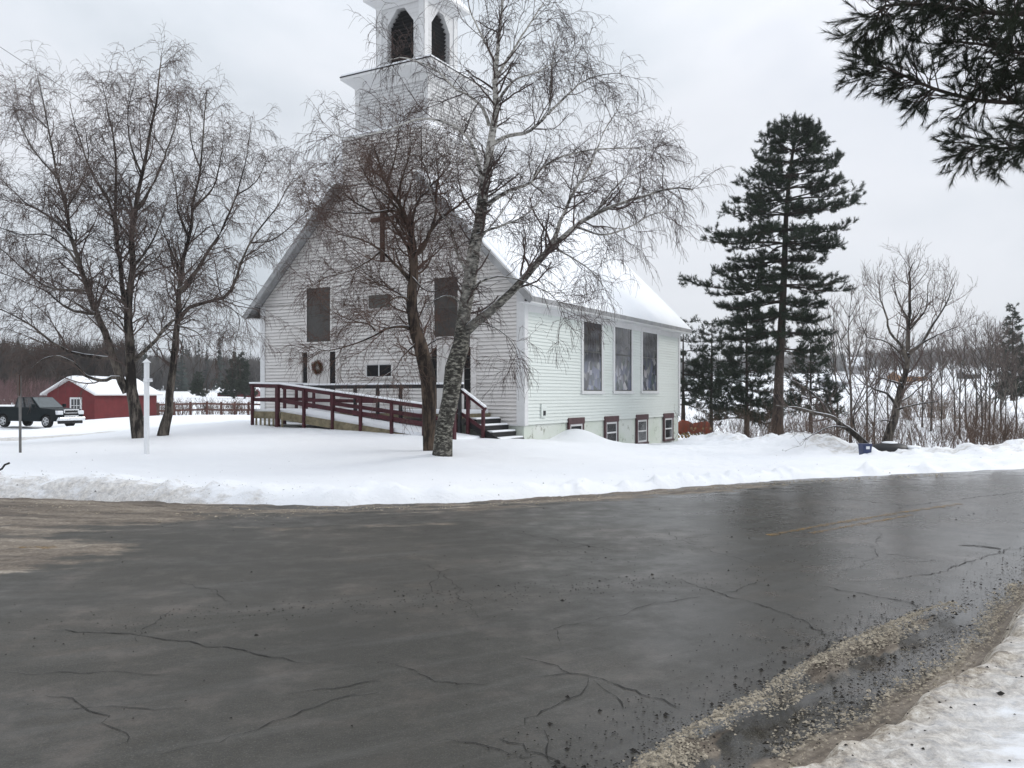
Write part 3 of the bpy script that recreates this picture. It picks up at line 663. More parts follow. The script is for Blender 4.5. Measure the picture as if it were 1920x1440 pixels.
# tower
TB = 0.60; TW = 1.62; ty0, ty1 = TB, TB + 2 * TW
def tower_faces(h, z0, z1, mat, parent, yc=TB + TW, step=0.125):
    for nm, pl in ((0, lambda u, o, z: (XC + u, yc - h - o, z)), (1, lambda u, o, z: (XC + h + o, yc + u, z)), (2, lambda u, o, z: (XC - h - o, yc + u, z)), (3, lambda u, o, z: (XC + u, yc + h + o, z))):
        siding('tower_wall', z0, z1, lambda z: -h, lambda z: h, pl, mat, parent, step)
YC = TB + TW
for s in (-1, 1): siding('tower_wall', ZR - 2.6, BT, lambda z: 0.02, lambda z: 4.1, lambda u, o, z: (XC + s * (BX + o), u, z), M['towerp'], church, 0.125)
siding('tower_wall', ZR - 2.6, BT, lambda z: -BX, lambda z: BX, lambda u, o, z: (XC + u, 4.1 + o, z), M['towerp'], church, 0.125)
mb = MB(); a, c = BX + .05, TW + 0.012                         # sloped shoulder between the wide base and the shaft
vs = [(XC + x, y, z) for (h, f0, f1, z) in ((a, -.07, 4.15, BT - .04), (a, -.07, 4.15, BT + .05), (c, YC - c, YC + c, 11.40)) for x, y in ((-h, f0), (h, f0), (h, f1), (-h, f1))]
mb.add(vs, [(0,1,5,4),(1,2,6,5),(2,3,7,6),(3,0,4,7),(4,5,9,8),(5,6,10,9),(6,7,11,10),(7,4,8,11),(3,2,1,0)]); mb.build('tower_shoulder', M['trim'], church)
mb = MB(); mb.add([(XC + x, y, z) for (hh, f0, f1, z) in ((BX + .04, -.06, 4.14, BT + .07), (TW + .02, YC - TW - .02, YC + TW + .02, 11.45)) for x, y in ((-hh,f0),(hh,f0),(hh,f1),(-hh,f1))], [(0,1,5,4),(1,2,6,5),(2,3,7,6),(3,0,4,7)]); mb.build('shoulder_snow', M['snow'], church)
tower_faces(TW, 11.2, 13.15, M['towerp'], church)
for sx in (-1, 1):
    for sy_ in (-1, 1):
        mb = MB(); x = XC + sx * TW; y = YC + sy_ * TW
        mb.box((min(x, x - sx * .16) - (0.03 if sx < 0 else 0), min(y, y - sy_ * .16) - (0.03 if sy_ < 0 else 0), 11.33), (max(x, x - sx * .16) + (0.03 if sx > 0 else 0), max(y, y - sy_ * .16) + (0.03 if sy_ > 0 else 0), 12.9))
        mb.build('tower_corner_board', M['trim'], church)
def ring(mb, levels, mi=0):      # stack of square rings (half size, z)
    vs = [(XC + x, YC + y, z) for (hh, z) in levels for x, y in ((-hh,-hh),(hh,-hh),(hh,hh),(-hh,hh))]
    fs = []
    for i in range(len(levels) - 1):
        for k in range(4): fs.append((4*i+k, 4*i+(k+1) % 4, 4*i+4+(k+1) % 4, 4*i+4+k))
    return mb.add(vs, fs, mi)
mb = MB(); ring(mb, [(TW + 0.04, 12.86), (TW + 0.04, 13.05), (TW + 0.12, 13.12), (TW + 0.38, 13.32), (TW + 0.42, 13.34), (TW + 0.42, 13.46), (1.0, 13.80)]); mb.build('tower_cornice', M['trim'], church)
mb = MB(); ring(mb, [(TW + 0.405, 13.464), (TW + 0.40, 13.55), (1.32, 13.80), (1.12, 13.86), (1.0, 13.86)]); mb.build('cornice_snow', M['snow'], church)
mb = MB(); ring(mb, [(TW + 0.425, 13.43), (TW + 0.435, 13.44), (TW + 0.435, 13.475), (TW + 0.41, 13.475)]); mb.build('drip_edge', M['dark'], church)
# belfry with clipped-arch louvred openings
BH, BZ0, BZ1 = 1.07, 13.6, 16.30
ow, os_, op, opw = 0.60, 15.38, 15.95, 0.17
for k in range(4):
    R_ = Matrix.Translation((XC, YC, 0)) @ Matrix.Rotation(k * math.pi / 2, 4, 'Z')
    y = -BH; T_ = 0.10
    inner = [(-ow, BZ0 + 0.22), (-ow, os_), (-opw, op), (opw, op), (ow, os_), (ow, BZ0 + 0.22)]
    outer = [(-BH, BZ0), (-BH, os_), (-BH, BZ1), (BH, BZ1), (BH, os_), (BH, BZ0)]
    vs = [(u, y, z) for u, z in outer] + [(u, y, z) for u, z in inner] + [(u, y + 0.28, z) for u, z in inner]
    fs = [(0, 1, 7, 6), (1, 2, 8, 7), (2, 3, 9, 8), (3, 4, 10, 9), (4, 5, 11, 10), (5, 0, 6, 11)] + [(6 + i, 6 + (i + 1) % 6, 12 + (i + 1) % 6, 12 + i) for i in range(6)]
    mb = MB(); mb.add([R_ @ Vector(v) for v in vs], fs); wl = mb.build('belfry_wall', M['towerp'], church)
    mb = MB(); mb.add([R_ @ Vector((u * 1.01, y + 0.25, z)) for u, z in inner], [(0, 1, 2, 3, 4, 5)]); op_ = mb.build('belfry_opening', M['black'], church)
    mb = MB(); z = BZ0 + 0.3
    while z < op - 0.08:
        hw = ow if z < os_ else ow + (opw - ow) * (z - os_) / (op - os_)
        mb.beam(R_ @ Vector((-hw + .06, y + 0.20, z)), R_ @ Vector((hw - .06, y + 0.17, z)), 0.13, 0.012, up=(R_.to_3x3() @ Vector((0, 0.6, 0.8)))); z += 0.145
    mb.build('louver', M['black'], op_)
    for s in (-1, 1):                                      # pilasters, recessed panel line
        a_, c_ = sorted((s * (BH + 0.03), s * (BH - 0.22))); mb = MB(); mb.box((a_, y - 0.03, BZ0), (c_, y - 0.002, BZ1 - 0.1), mat=R_); mb.build('belfry_pilaster', M['trim'], church)
mb = MB(); ring(mb, [(BH + 0.02, 16.05), (BH + 0.06, 16.16), (BH + 0.34, 16.34), (BH + 0.38, 16.36), (BH + 0.38, 16.46), (0.02, 18.4)]); mb.build('belfry_roof', M['trim'], church)
mb = MB(); ring(mb, [(BH + 0.37, 16.463), (BH + 0.36, 16.55), (0.01, 18.5)]); mb.build('belfry_roof_snow', M['snow'], church)

# windows, sign, cross on the front
def win(x0, x1, z0, z1, pane, fw=0.10, frame='trim', out=0.06, sash=0, plane=None, mull=0, name='window', trimtop=0.0, sashmat='trim'):
    """frame of four boards standing proud of the siding, pane set behind its face"""
    P = plane or (lambda a, o, z: (a, -o, z))
    def bx(mb, a0, a1, o0, o1, zz0, zz1):
        vs = [P(a, o, z) for z in (zz0, zz1) for a, o in ((a0, o0), (a1, o0), (a1, o1), (a0, o1))]
        mb.add(vs, [(0,3,2,1),(4,5,6,7),(0,1,5,4),(1,2,6,5),(2,3,7,6),(3,0,4,7)])
    mb = MB()
    bx(mb, x0 - fw, x0, 0.0, out, z0, z1); bx(mb, x1, x1 + fw, 0.0, out, z0, z1)
    bx(mb, x0 - fw - .02, x1 + fw + .02, 0.0, out + 0.015, z1, z1 + fw + trimtop); bx(mb, x0 - fw - 0.03, x1 + fw + 0.03, 0.0, out + 0.03, z0 - fw * 0.7, z0)
    wo = mb.build(name, M[frame] if isinstance(frame, str) else frame, church)
    mb = MB(); mb.add([P(x0, 0.032, z0), P(x1, 0.032, z0), P(x1, 0.032, z1), P(x0, 0.032, z1)], [(0, 1, 2, 3)]); mb.build('pane', pane, wo)
    if sash:
        mb = MB(); s = sash
        bx(mb, x0, x0 + s, 0.034, 0.047, z0, z1); bx(mb, x1 - s, x1, 0.034, 0.047, z0, z1); bx(mb, x0 + s, x1 - s, 0.034, 0.047, z1 - s, z1); bx(mb, x0 + s, x1 - s, 0.034, 0.047, z0, z0 + s)
        if mull == 1: zm = (z0 + z1) / 2; bx(mb, x0 + s, x1 - s, 0.034, 0.048, zm - s * .4, zm + s * .4)
        if mull == 2: xm = (x0 + x1) / 2; bx(mb, xm - s * .7, xm + s * .7, 0.034, 0.048, z0 + s, z1 - s)
        mb.build('sash', M[sashmat], wo)
    return wo
WX0, WX1 = fx(577), fx(621); WZ0, WZ1 = fz(599, 641), fz(599, 540)
M['darkpane'] = plain('dusty dark pane', (0.05, 0.046, 0.042), 0.35, 0.4, 0.25, 1.5)
for a, c in ((WX0, WX1), (fx(816), fx(860))): win(a, c, WZ0, WZ1, M['darkpane'], 0.07, 'front', sash=0.03, mull=1, sashmat='signb')
win(fx(688), fx(736), fz(712, 707), fz(712, 683), M['darkglass'], 0.06, 'front', sash=0.03, mull=2)
mb = MB(); mb.box((fx(694), -0.09, fz(713, 577)), (fx(733), -0.03, fz(713, 553))); mb.build('sign_board', M['signb'], church, 0.01)
cxx = fx(716.5, 0.1); zt, zb = fz(716, 384, .1), fz(716, 491, .1); za = fz(716, 411, .1)
mb = MB(); mb.box((cxx - .075, -.14, zb), (cxx + .075, -.04, zt)); mb.box((cxx - .50, -.145, za - .075), (cxx - .0755, -.045, za + .075)); mb.box((cxx + .0755, -.145, za - .075), (cxx + .50, -.045, za + .075)); mb.build('cross', M['crosswood'], church)
# doors: white leaf, dark side lights, wide casing
def doorset(xc, mirror=False):
    zt, zb = 4.05 * 0 + fz(599, 660), 1.12
    hw = (fx(618) - fx(580)) / 2; sw = (fx(630) - fx(619)) * 1.0
    mb = MB()
    for a, c in ((xc - hw - sw - .24, xc - hw - sw - .05), (xc - hw - .05, xc - hw), (xc + hw, xc + hw + .05), (xc + hw + sw + .05, xc + hw + sw + .24)): mb.box((a, -.06, zb - .1), (c, -.002, zt))
    mb.box((xc - hw - sw - .28, -.075, zt), (xc + hw + sw + .28, -.002, zt + .17))
    dr = mb.build('door', M['front'], church)
    mb = MB(); mb.box((xc - hw, -.036, zb), (xc + hw, -.003, zt))
    for zz0, zz1 in ((zb + .15, zb + .8), (zb + .95, zt - .15)):
        for s in (-1, 1): mb.box((xc + s * hw * .47 - hw * .34, -.044, zz0), (xc + s * hw * .47 + hw * .34, -.0365, zz1))
    lf = mb.build('door_leaf', M['door'], dr)
    mb = MB(); mb.tube([(xc + hw - .07, -.03, zb + 0.95), (xc + hw - .07, -.09, zb + 0.95)], 0.03, 8); mb.build('door_handle', M['steel'], dr)
    for s in (-1, 1):
        a, c = sorted((xc + s * (hw + .05), xc + s * (hw + .05 + sw - .05)))
        mb = MB(); mb.box((a, -.036, zb - .02), (c, -.003, zt)); sl_ = mb.build('sidelight', M['darkglass'], dr)
        for i in range(1, 6): z = zb + (zt - zb) * i / 6; mb = MB(); mb.box((a, -.046, z - .012), (c, -.0365, z + .012)); mb.build('muntin', M['dark'] if not mirror else M['signb'], sl_)
    return dr, hw, zb, zt
XD = fx(599); doorset(XD); XD2 = fx(846); doorset(XD2, True)
# side wall windows
sd_pl = lambda a, o, z: (o, a, z)
for p0, p1 in ((1092, 1126), (1151, 1182), (1203, 1230)):
    win(sy(p0), sy(p1), szz((p0 + p1) / 2, 733), szz(1110, 588), M['stained'], 0.16, plane=sd_pl, out=0.06, sash=0.04, mull=1, sashmat='signb')
for p0, p1, zt_, zb_ in ((1067, 1090, 792, 836), (1135, 1155, 788, 831), (1194, 1211, 784, 829), (1245, 1259, 781, 823)):
    a, c = sy(p0), sy(p1); d = (a + c) / 2
    z1 = szz((p0 + p1) / 2, zt_ + 3); z0 = szz((p0 + p1) / 2, zb_)
    win(a, c, z0, z1, M['glass'], 0.13, 'maroon', 0.06, sash=0.075, plane=sd_pl, mull=1, name='basement_window', trimtop=0.10)
yv = sy(1017); mb = MB(); mb.box((.02, yv - .18, szz(1017, 783)), (.07, yv + .18, szz(1017, 757))); vb = mb.build('vent_cover', M['side'], church, 0.01)
mb = MB(); mb.box((.071, yv - .07, szz(1017, 779)), (.085, yv + .09, szz(1017, 770))); mb.build('vent_hole', M['dark'], vb)
# wreath on the left door (a thing that hangs on it)
rot = Matrix.Translation((CX, CY, 0)) @ Matrix.Rotation(CA, 4, 'Z')
wc = rot @ Vector((fx(598), -0.10, fz(598, 689))); wr = empty('wreath', wc, CA, 'reddish brown wreath hanging on the left white door', 'wreath')
for nm, mat, cnt in (('greenery', M['leafgreen'], 520), ('berries', M['leafred'], 260)):
    V = []; 
    for i in range(cnt):
        t = u_(0, 6.283); r = g_(0.19, 0.045); p = Vector((r * math.cos(t), g_(0, .02), r * math.sin(t) ))
        d = Vector((g_(0, 1), g_(0, .6), g_(0, 1))).normalized() * 0.06; e_ = Vector((g_(0, 1), g_(0, .5), g_(0, 1))).normalized() * 0.02
        V += [p - d, p + d, p + e_]
    np_mesh(nm, np.array([tuple(v) for v in V]), np.arange(len(V)).reshape(-1, 3), mat, wr, False)

# wheelchair ramp: landing by the left door, long run coming down to the right
ramp = empty('wheelchair_ramp', (CX, CY, 0), CA, 'snow covered wooden ramp with dark red railings before the church doors', 'ramp')
OFF = 3.2; XL, XR = fx(472, OFF), fx(800, OFF); ZD = 1.10
xt = fx(525, OFF)                                          # the run starts here
def rz_(x): return ZD if x < xt else ZD + (0.40 - ZD) * (x - xt) / (XR - xt)
WI = 1.75
mb = MB()                                                  # decks
mb.box((XL, -OFF + .03, ZD - .16), (xt, -0.08, ZD - .03)); mb.box((xt + .004, -WI + .05, ZD - .16), (fx(870, 1.7), -0.08, ZD - .03))
mb.add([(xt, -OFF + .03, ZD - .03), (XR, -OFF + .03, rz_(XR) - .03), (XR, -WI - 0.02, rz_(XR) - .03), (xt, -WI - 0.02, ZD - .03), (xt, -OFF + .03, ZD - .16), (XR, -OFF + .03, rz_(XR) - .16), (XR, -WI - 0.02, rz_(XR) - .16), (xt, -WI - 0.02, ZD - .16)],
       [(0,1,2,3),(7,6,5,4),(0,4,5,1),(1,5,6,2),(2,6,7,3),(3,7,4,0)])
mb.build('deck', M['wood'], ramp)
mb = MB()                                                  # the snow lying on the decks
def slab(pts, th):
    n = len(pts); top = [(x, y, z + th + 0.02 * math.sin(3 * x + y)) for x, y, z in pts]
    mb.add(list(pts) + top, [tuple(range(n, 2 * n))] + [(i, (i + 1) % n, n + (i + 1) % n, n + i) for i in range(n)])
slab([(XL + .02, -OFF + .05, ZD - .028), (xt, -OFF + .05, ZD - .028), (xt, -.09, ZD - .028), (XL + .02, -.09, ZD - .028)], .11)
slab([(xt + .004, -WI + .06, ZD - .026), (fx(866, 1.7), -WI + .06, ZD - .026), (fx(866, 1.7), -.09, ZD - .026), (xt + .004, -.09, ZD - .026)], .11)
slab([(xt + .002, -OFF + .05, ZD - .028), (XR + 1.0, -OFF + .05, rz_(XR) - .12), (XR + 1.0, -WI - .03, rz_(XR) - .12), (xt + .002, -WI - .03, ZD - .028)], .11)
mb.build('deck_snow', M['snow'], ramp)
mb = MB()                                                  # skirt board and lattice slats
mb.beam((XL, -OFF, ZD - .10), (xt, -OFF, ZD - .10), .05, .24); mb.beam((xt + .05, -OFF, ZD - .12), (fx(735, OFF), -OFF, rz_(fx(735, OFF)) - .10), .05, .26)
mb.build('skirt_board', M['wood'], ramp)
for i in range(7):
    x = XL + .18 + i * .20; mb = MB(); mb.box((x, -OFF - .012, hz(*(rot @ Vector((x, -OFF, 0))).xy) - .1), (x + .075, -OFF + .012, ZD - .22)); mb.build('slat', M['wood'], ramp)
def post(x, y, z0, z1, w_=.085, par=None, mat='red'):
    mb = MB(); mb.box((x - w_/2, y - w_/2, z0), (x + w_/2, y + w_/2, z1)); return mb.build('post', M[mat], par or ramp)
def rail(a, b_, cap=True, h=.12, par=None, mat='red', name='handrail', w_=.05):
    mb = MB(); mb.beam(a, b_, w_, h); r = mb.build(name, M[mat], par or ramp)
    if cap:
        mb = MB(); u = Vector((0, 0, h / 2 + .032)); mb.beam(Vector(a) + u, Vector(b_) + u, .12, .06); mb.build('rail_snow', M['snow'], r, 0.02)
    return r
RH = .90
for p in (475, 522, 571.5, 625, 677.5, 735.6, 796):
    x = fx(p, OFF); gz = hz(*(rot @ Vector((x, -OFF, 0))).xy); post(x, -OFF - .04, gz - .25, rz_(x) + RH - .02, .12 if p == 522 else .085)
rail((XL - .08, -OFF, ZD + RH), (xt, -OFF, ZD + RH - .03)); rail((xt, -OFF, ZD + RH - .03), (XR + .1, -OFF, rz_(XR) + RH))
rail((XL, -OFF, ZD + .42), (xt, -OFF, ZD + .40), False); rail((xt, -OFF, ZD + .40), (XR, -OFF, rz_(XR) + .38), False, .14)
# inner railing between the run and the walkway
x0, x1 = fx(570, WI), fx(868, WI)
for p in (574, 666, 708, 751, 800, 862): post(fx(p, WI), -WI, rz_(fx(p, WI)) - .15, ZD + RH - .06, .09, None, 'dark' if p > 580 else 'red')
rail((x0, -WI + .02, ZD + RH - .05), (x1, -WI + .02, ZD + RH - .05), True, .12, None, 'dark'); rail((x0, -WI - .01, ZD + .40), (fx(706, WI), -WI - .01, ZD + .36), False)
rail((fx(622, WI), -WI - .07, ZD + .30), (XR + .1, -WI - .07, rz_(XR) + .46), False, .13)
# short railing at the far left end of the landing
for y in (-.2, -1.7): post(XL + .06, y, .6, ZD + RH - .03)
rail((XL + .04, -OFF, ZD + RH), (XL + .04, -.15, ZD + RH), True); rail((XL + .04, -OFF, ZD + .42), (XL + .04, -.15, ZD + .42), False)
xa, xb = fx(529, .35), fx(556, .35); rail((xa, -.35, ZD + .86), (xb, -.35, ZD + .86), True, .14); rail((xa, -.35, ZD + .35), (xb, -.35, ZD + .35), False, .14); post(xb, -.36, ZD - .1, ZD + .84)
# entry steps at the right door; black colours in the shade under the treads
st = empty('entry_steps', (CX, CY, 0), CA, 'wooden steps with a sloping red handrail leading to the right church door', 'steps')
sx0 = fx(872, 1.7)
for i in range(4):
    x = sx0 + .02 + i * .29; z = ZD - .20 - i * .20
    mb = MB(); mb.box((x, -1.62, z - .05), (x + .36, -.12, z)); mb.box((x + .33, -1.60, z - .20), (x + .355, -.13, z - .051)); tr = mb.build('tread', M['black'], st)
    mb = MB(); mb.box((x + .03, -1.60, z + .002), (x + .34, -.14, z + .06)); mb.build('tread_snow', M['snow'], tr, .02)
mb = MB(); mb.beam((sx0, -1.66, ZD - .25), (sx0 + 1.5, -1.66, ZD - 1.05), .05, .22); mb.build('stringer', M['black'], st)
rail((sx0 - .35, -1.68, ZD + RH - .06), (sx0 + .75, -1.68, ZD + .12), True, .10, st)
rail((sx0 - .35, -1.68, ZD + .10), (sx0 + .6, -1.68, ZD - .45), False, .10, st)
for i, x in enumerate((sx0 - .34, sx0 + .12, sx0 + .68)): post(x, -1.72, .1, (ZD + .80, ZD + .52, ZD + .12)[i], .09, st)
post(fx(851, 3.3), -3.3, .2, rz_(XR) + .92, .11)

# ------------------------------------------------------------------ trees
def nrm(a): return a / np.maximum(1e-9, np.linalg.norm(a, axis=-1, keepdims=True))
def tubes(P, R, sides=3):
    """P (n,K,3), R (n,K) -> verts, quads"""
    n, K, _ = P.shape
    D = np.empty_like(P); D[:, 1:-1] = P[:, 2:] - P[:, :-2]; D[:, 0] = P[:, 1] - P[:, 0]; D[:, -1] = P[:, -1] - P[:, -2]; D = nrm(D)
    up = np.where(np.abs(D[..., 2:3]) < 0.9, np.array([0.13, 0.1, 1.0]), np.array([1.0, 0.2, 0.1]))
    A = nrm(np.cross(D, up)); B = np.cross(D, A)
    th = 2 * np.pi * np.arange(sides) / sides
    V = P[:, :, None, :] + R[:, :, None, None] * (A[:, :, None, :] * np.cos(th)[None, None, :, None] + B[:, :, None, :] * np.sin(th)[None, None, :, None])
    i = np.arange(n)[:, None, None] * (K * sides); k = np.arange(K - 1)[None, :, None] * sides; s = np.arange(sides)[None, None, :]; s2 = (s + 1) % sides
    Q = np.stack([i + k + s, i + k + s2, i + k + sides + s2, i + k + sides + s], -1).reshape(-1, 4)
    return V.reshape(-1, 3), Q
def merge(parts):
    V = []; Q = []; o = 0
    for v, q in parts: V.append(v); Q.append(q + o); o += len(v)
    return np.concatenate(V), np.concatenate(Q)
def resample(pts, rad, K):
    """smooth polyline through guide points (Catmull-Rom), K samples"""
    p = np.array(pts, float); n = len(p); r = np.array(rad, float)
    if r.ndim == 1 and len(r) == 2: r = np.linspace(0, 1, n) ** 0.8 * (r[1] - r[0]) + r[0]
    e = np.vstack([2 * p[0] - p[1], p, 2 * p[-1] - p[-2]])
    out = []; rr = []
    t = np.linspace(0, n - 1 - 1e-6, K)
    i = t.astype(int); f_ = (t - i)[:, None]
    p0, p1, p2, p3 = e[i], e[i + 1], e[i + 2], e[i + 3]
    c = 0.5 * (2 * p1 + (p2 - p0) * f_ + (2 * p0 - 5 * p1 + 4 * p2 - p3) * f_ ** 2 + (3 * p1 - p0 - 3 * p2 + p3) * f_ ** 3)
    return c, np.interp(t, np.arange(n), r)
def grow(P, R, dens, lrange, ang, rng, K=5, t0=0.2, bend=(0, 0, 0), wig=0.12, rfac=0.5, rmax=0.03, rmin=0.002, taper=0.6, flat=0.0):
    """side shoots along branches P (n,K,3): returns new (m,K,3), (m,K)"""
    n, K0, _ = P.shape
    L = np.linalg.norm(np.diff(P, axis=1), axis=2).sum(1)
    cnt = np.maximum(1, np.round(L * dens * rng.uniform(0.8, 1.2, n))).astype(int)
    par = np.repeat(np.arange(n), cnt); m = len(par)
    t = t0 + (1 - t0) * rng.random(m) ** 0.85
    f_ = t * (K0 - 1); i = np.minimum(f_.astype(int), K0 - 2); f_ = (f_ - i)[:, None]
    S = P[par, i] * (1 - f_) + P[par, i + 1] * f_; T = nrm(P[par, i + 1] - P[par, i]); r0 = R[par, i]
    rv = rng.normal(size=(m, 3)); rv[:, 2] *= (1 - flat); side = nrm(rv - (rv * T).sum(1, keepdims=True) * T)
    a = np.radians(rng.normal(ang, 12, m))[:, None]
    D = nrm(T * np.cos(a) + side * np.sin(a))
    ln = rng.uniform(lrange[0], lrange[1], m) * (1 - taper * t)
    st = (ln / (K - 1))[:, None]; bend = np.array(bend, float)
    Q = np.empty((m, K, 3)); Q[:, 0] = S; d = D
    for k in range(1, K):
        d = nrm(d + bend * (st / max(lrange[1], 1e-6)) * 2.2 + rng.normal(size=(m, 3)) * wig)
        Q[:, k] = Q[:, k - 1] + d * st
    rs = np.clip(r0 * rfac, rmin, rmax)
    RR = rs[:, None] * np.linspace(1, 0.45, K)[None]
    return Q, np.maximum(RR, rmin * 0.7)
def guided(limbs, Y0, rng, spread=1.2, K=18):
    """limbs: (pixel points [(px,py)...], r0, r1, depth0, depth1)"""
    P = []; R = []
    for pts, r0, r1, d0, d1 in limbs:
        n = len(pts); q = []
        for j, (x, y) in enumerate(pts):
            t = j / (n - 1); q.append(tuple(at(x, y, Y0 + d0 + (d1 - d0) * t)))
        c, r = resample(q, r0 if hasattr(r0, '__len__') else (r0, r1), K); rb_ = float(r[0])
        c[1:-1] += rng.normal(size=(K - 2, 3)) * min(0.02, rb_ * 0.15)
        P.append(c); R.append(r)
    return np.array(P), np.array(R)
def birch(name, label, cat, limbs, Y0, bark_m, twig_m, seed, spec, group=None, flare=1.5, trunks=1):
    rng = np.random.default_rng(seed)
    P, R = guided(limbs, Y0, rng)
    R[:trunks, 0] *= flare; R[:trunks, 1] *= 1 + (flare - 1) * 0.35
    base = P[0, 0].copy()
    root = empty(name, tuple(base), 0, label, cat, group)
    P[:trunks, 0, 2] -= 0.25
    V, Q = tubes(P, R, 10)
    tr = np_mesh('trunk', V - base, Q, bark_m, root)
    P1, R1 = grow(P, R, spec.get('d1', 3.2), spec.get('l1', (0.7, 2.0)), 48, rng, 7, spec.get('t1', 0.22), spec.get('b1', (0, 0, 0.35)), 0.16, 0.42, 0.028, 0.006, 0.55)
    P2, R2 = grow(P1, R1, spec.get('d2', 5.5), spec.get('l2', (0.4, 1.05)), 42, rng, 6, 0.12, spec.get('b2', (0, 0, -0.5)), 0.16, 0.55, 0.010, 0.0045, 0.4)
    P3, R3 = grow(P2, R2, spec.get('d3', 6.5), spec.get('l3', (0.2, 0.6)), 36, rng, 4, 0.1, spec.get('b3', (0, 0, -1.2)), 0.18, 0.7, 0.006, spec.get('r3', 0.0036), 0.3)
    V, Q = merge([tubes(P1, R1, 5), tubes(P2, R2, 3), tubes(P3, R3, 3)])
    np_mesh('crown', V - base, Q, twig_m, root)
    print(name, len(P1), len(P2), len(P3)); return root

# white birch before the church
A = [([(828, 852), (832, 800), (842, 745), (853, 690), (864, 645), (873, 590), (879, 530), (890, 470), (899, 420), (905, 370), (912, 318), (920, 262), (929, 205), (927, 155), (935, 85), (941, 20), (948, -50), (952, -110)], [.205, .185, .20, .22, .20, .155, .16, .15, .135, .12, .105, .09, .075, .06, .045, .03, .02, .012], 0, 0, .3),
     ([(870, 625), (905, 592), (940, 563), (975, 530), (1012, 490), (1035, 462), (1070, 432), (1115, 402), (1160, 384), (1210, 366), (1260, 352), (1300, 356)], .125, .012, 0, -1.6),
     ([(1025, 473), (1042, 440), (1058, 400), (1075, 362), (1098, 325), (1118, 285), (1135, 240), (1160, 205)], .06, .008, -.7, .6),
     ([(903, 388), (930, 372), (953, 357), (993, 343), (1007, 323), (1043, 298), (1090, 284), (1140, 279), (1195, 277), (1240, 290)], .065, .007, .1, 1.6),
     ([(921, 272), (950, 255), (990, 246), (1027, 214), (1033, 170), (1036, 120), (1045, 75)], .06, .007, .2, 1.0),
     ([(1027, 214), (1060, 182), (1093, 153), (1130, 140), (1165, 138)], .035, .006, .5, 1.5), ([(929, 202), (945, 172), (968, 148), (1003, 137), (1040, 118), (1080, 112)], .04, .006, .2, -1.2),
     ([(917, 235), (905, 203), (880, 180), (853, 166), (812, 128), (762, 109), (725, 112)], .045, .006, .2, -1.8), ([(903, 330), (885, 272), (855, 238), (793, 222), (720, 246), (655, 258), (618, 250)], .045, .005, .2, -2.2),
     ([(928, 150), (955, 105), (990, 50), (1022, 0), (1040, -40)], .04, .006, .2, .8), ([(930, 120), (905, 70), (882, 20), (868, -40)], .035, .006, .2, -.6), ([(908, 345), (880, 310), (868, 260), (850, 215)], .03, .006, .1, 1.5),
     ([(895, 440), (935, 425), (975, 410), (1010, 380), (1030, 345)], .035, .006, 0, -2), ([(878, 545), (915, 522), (955, 520), (1000, 535), (1040, 558), (1062, 600)], .03, .005, 0, -1.5),
     ([(868, 615), (905, 608), (940, 622), (965, 650), (975, 690)], .022, .004, 0, -.9), ([(1080, 425), (1130, 440), (1180, 425), (1230, 400), (1275, 395)], .03, .005, -1.0, -2.4), ([(1035, 462), (1075, 485), (1110, 510), (1145, 555)], .025, .004, -.7, -.2),
     ([(872, 585), (855, 560), (832, 556), (806, 570), (790, 590)], .03, .006, 0, -1), ([(880, 520), (855, 470), (840, 420), (815, 380), (800, 330)], .035, .006, 0, 1.4), ([(1115, 402), (1150, 355), (1185, 320), (1225, 300)], .028, .005, -1.2, -.2),
     ([(893, 455), (915, 430), (950, 385), (985, 320), (1010, 270)], .03, .005, 0, 2.0)]
birch('birch_tree', 'tall white barked birch with weeping twigs standing right before the church', 'tree', A, 20.0, M['birch'], M['twig'], 21,
      dict(d1=4.9, d2=6.8, d3=9.0, l1=(.6, 1.9), l2=(.35, 1.1), l3=(.15, .55), b2=(0, 0, -.45), b3=(0, 0, -1.3), r3=.0037), None, 1.25)
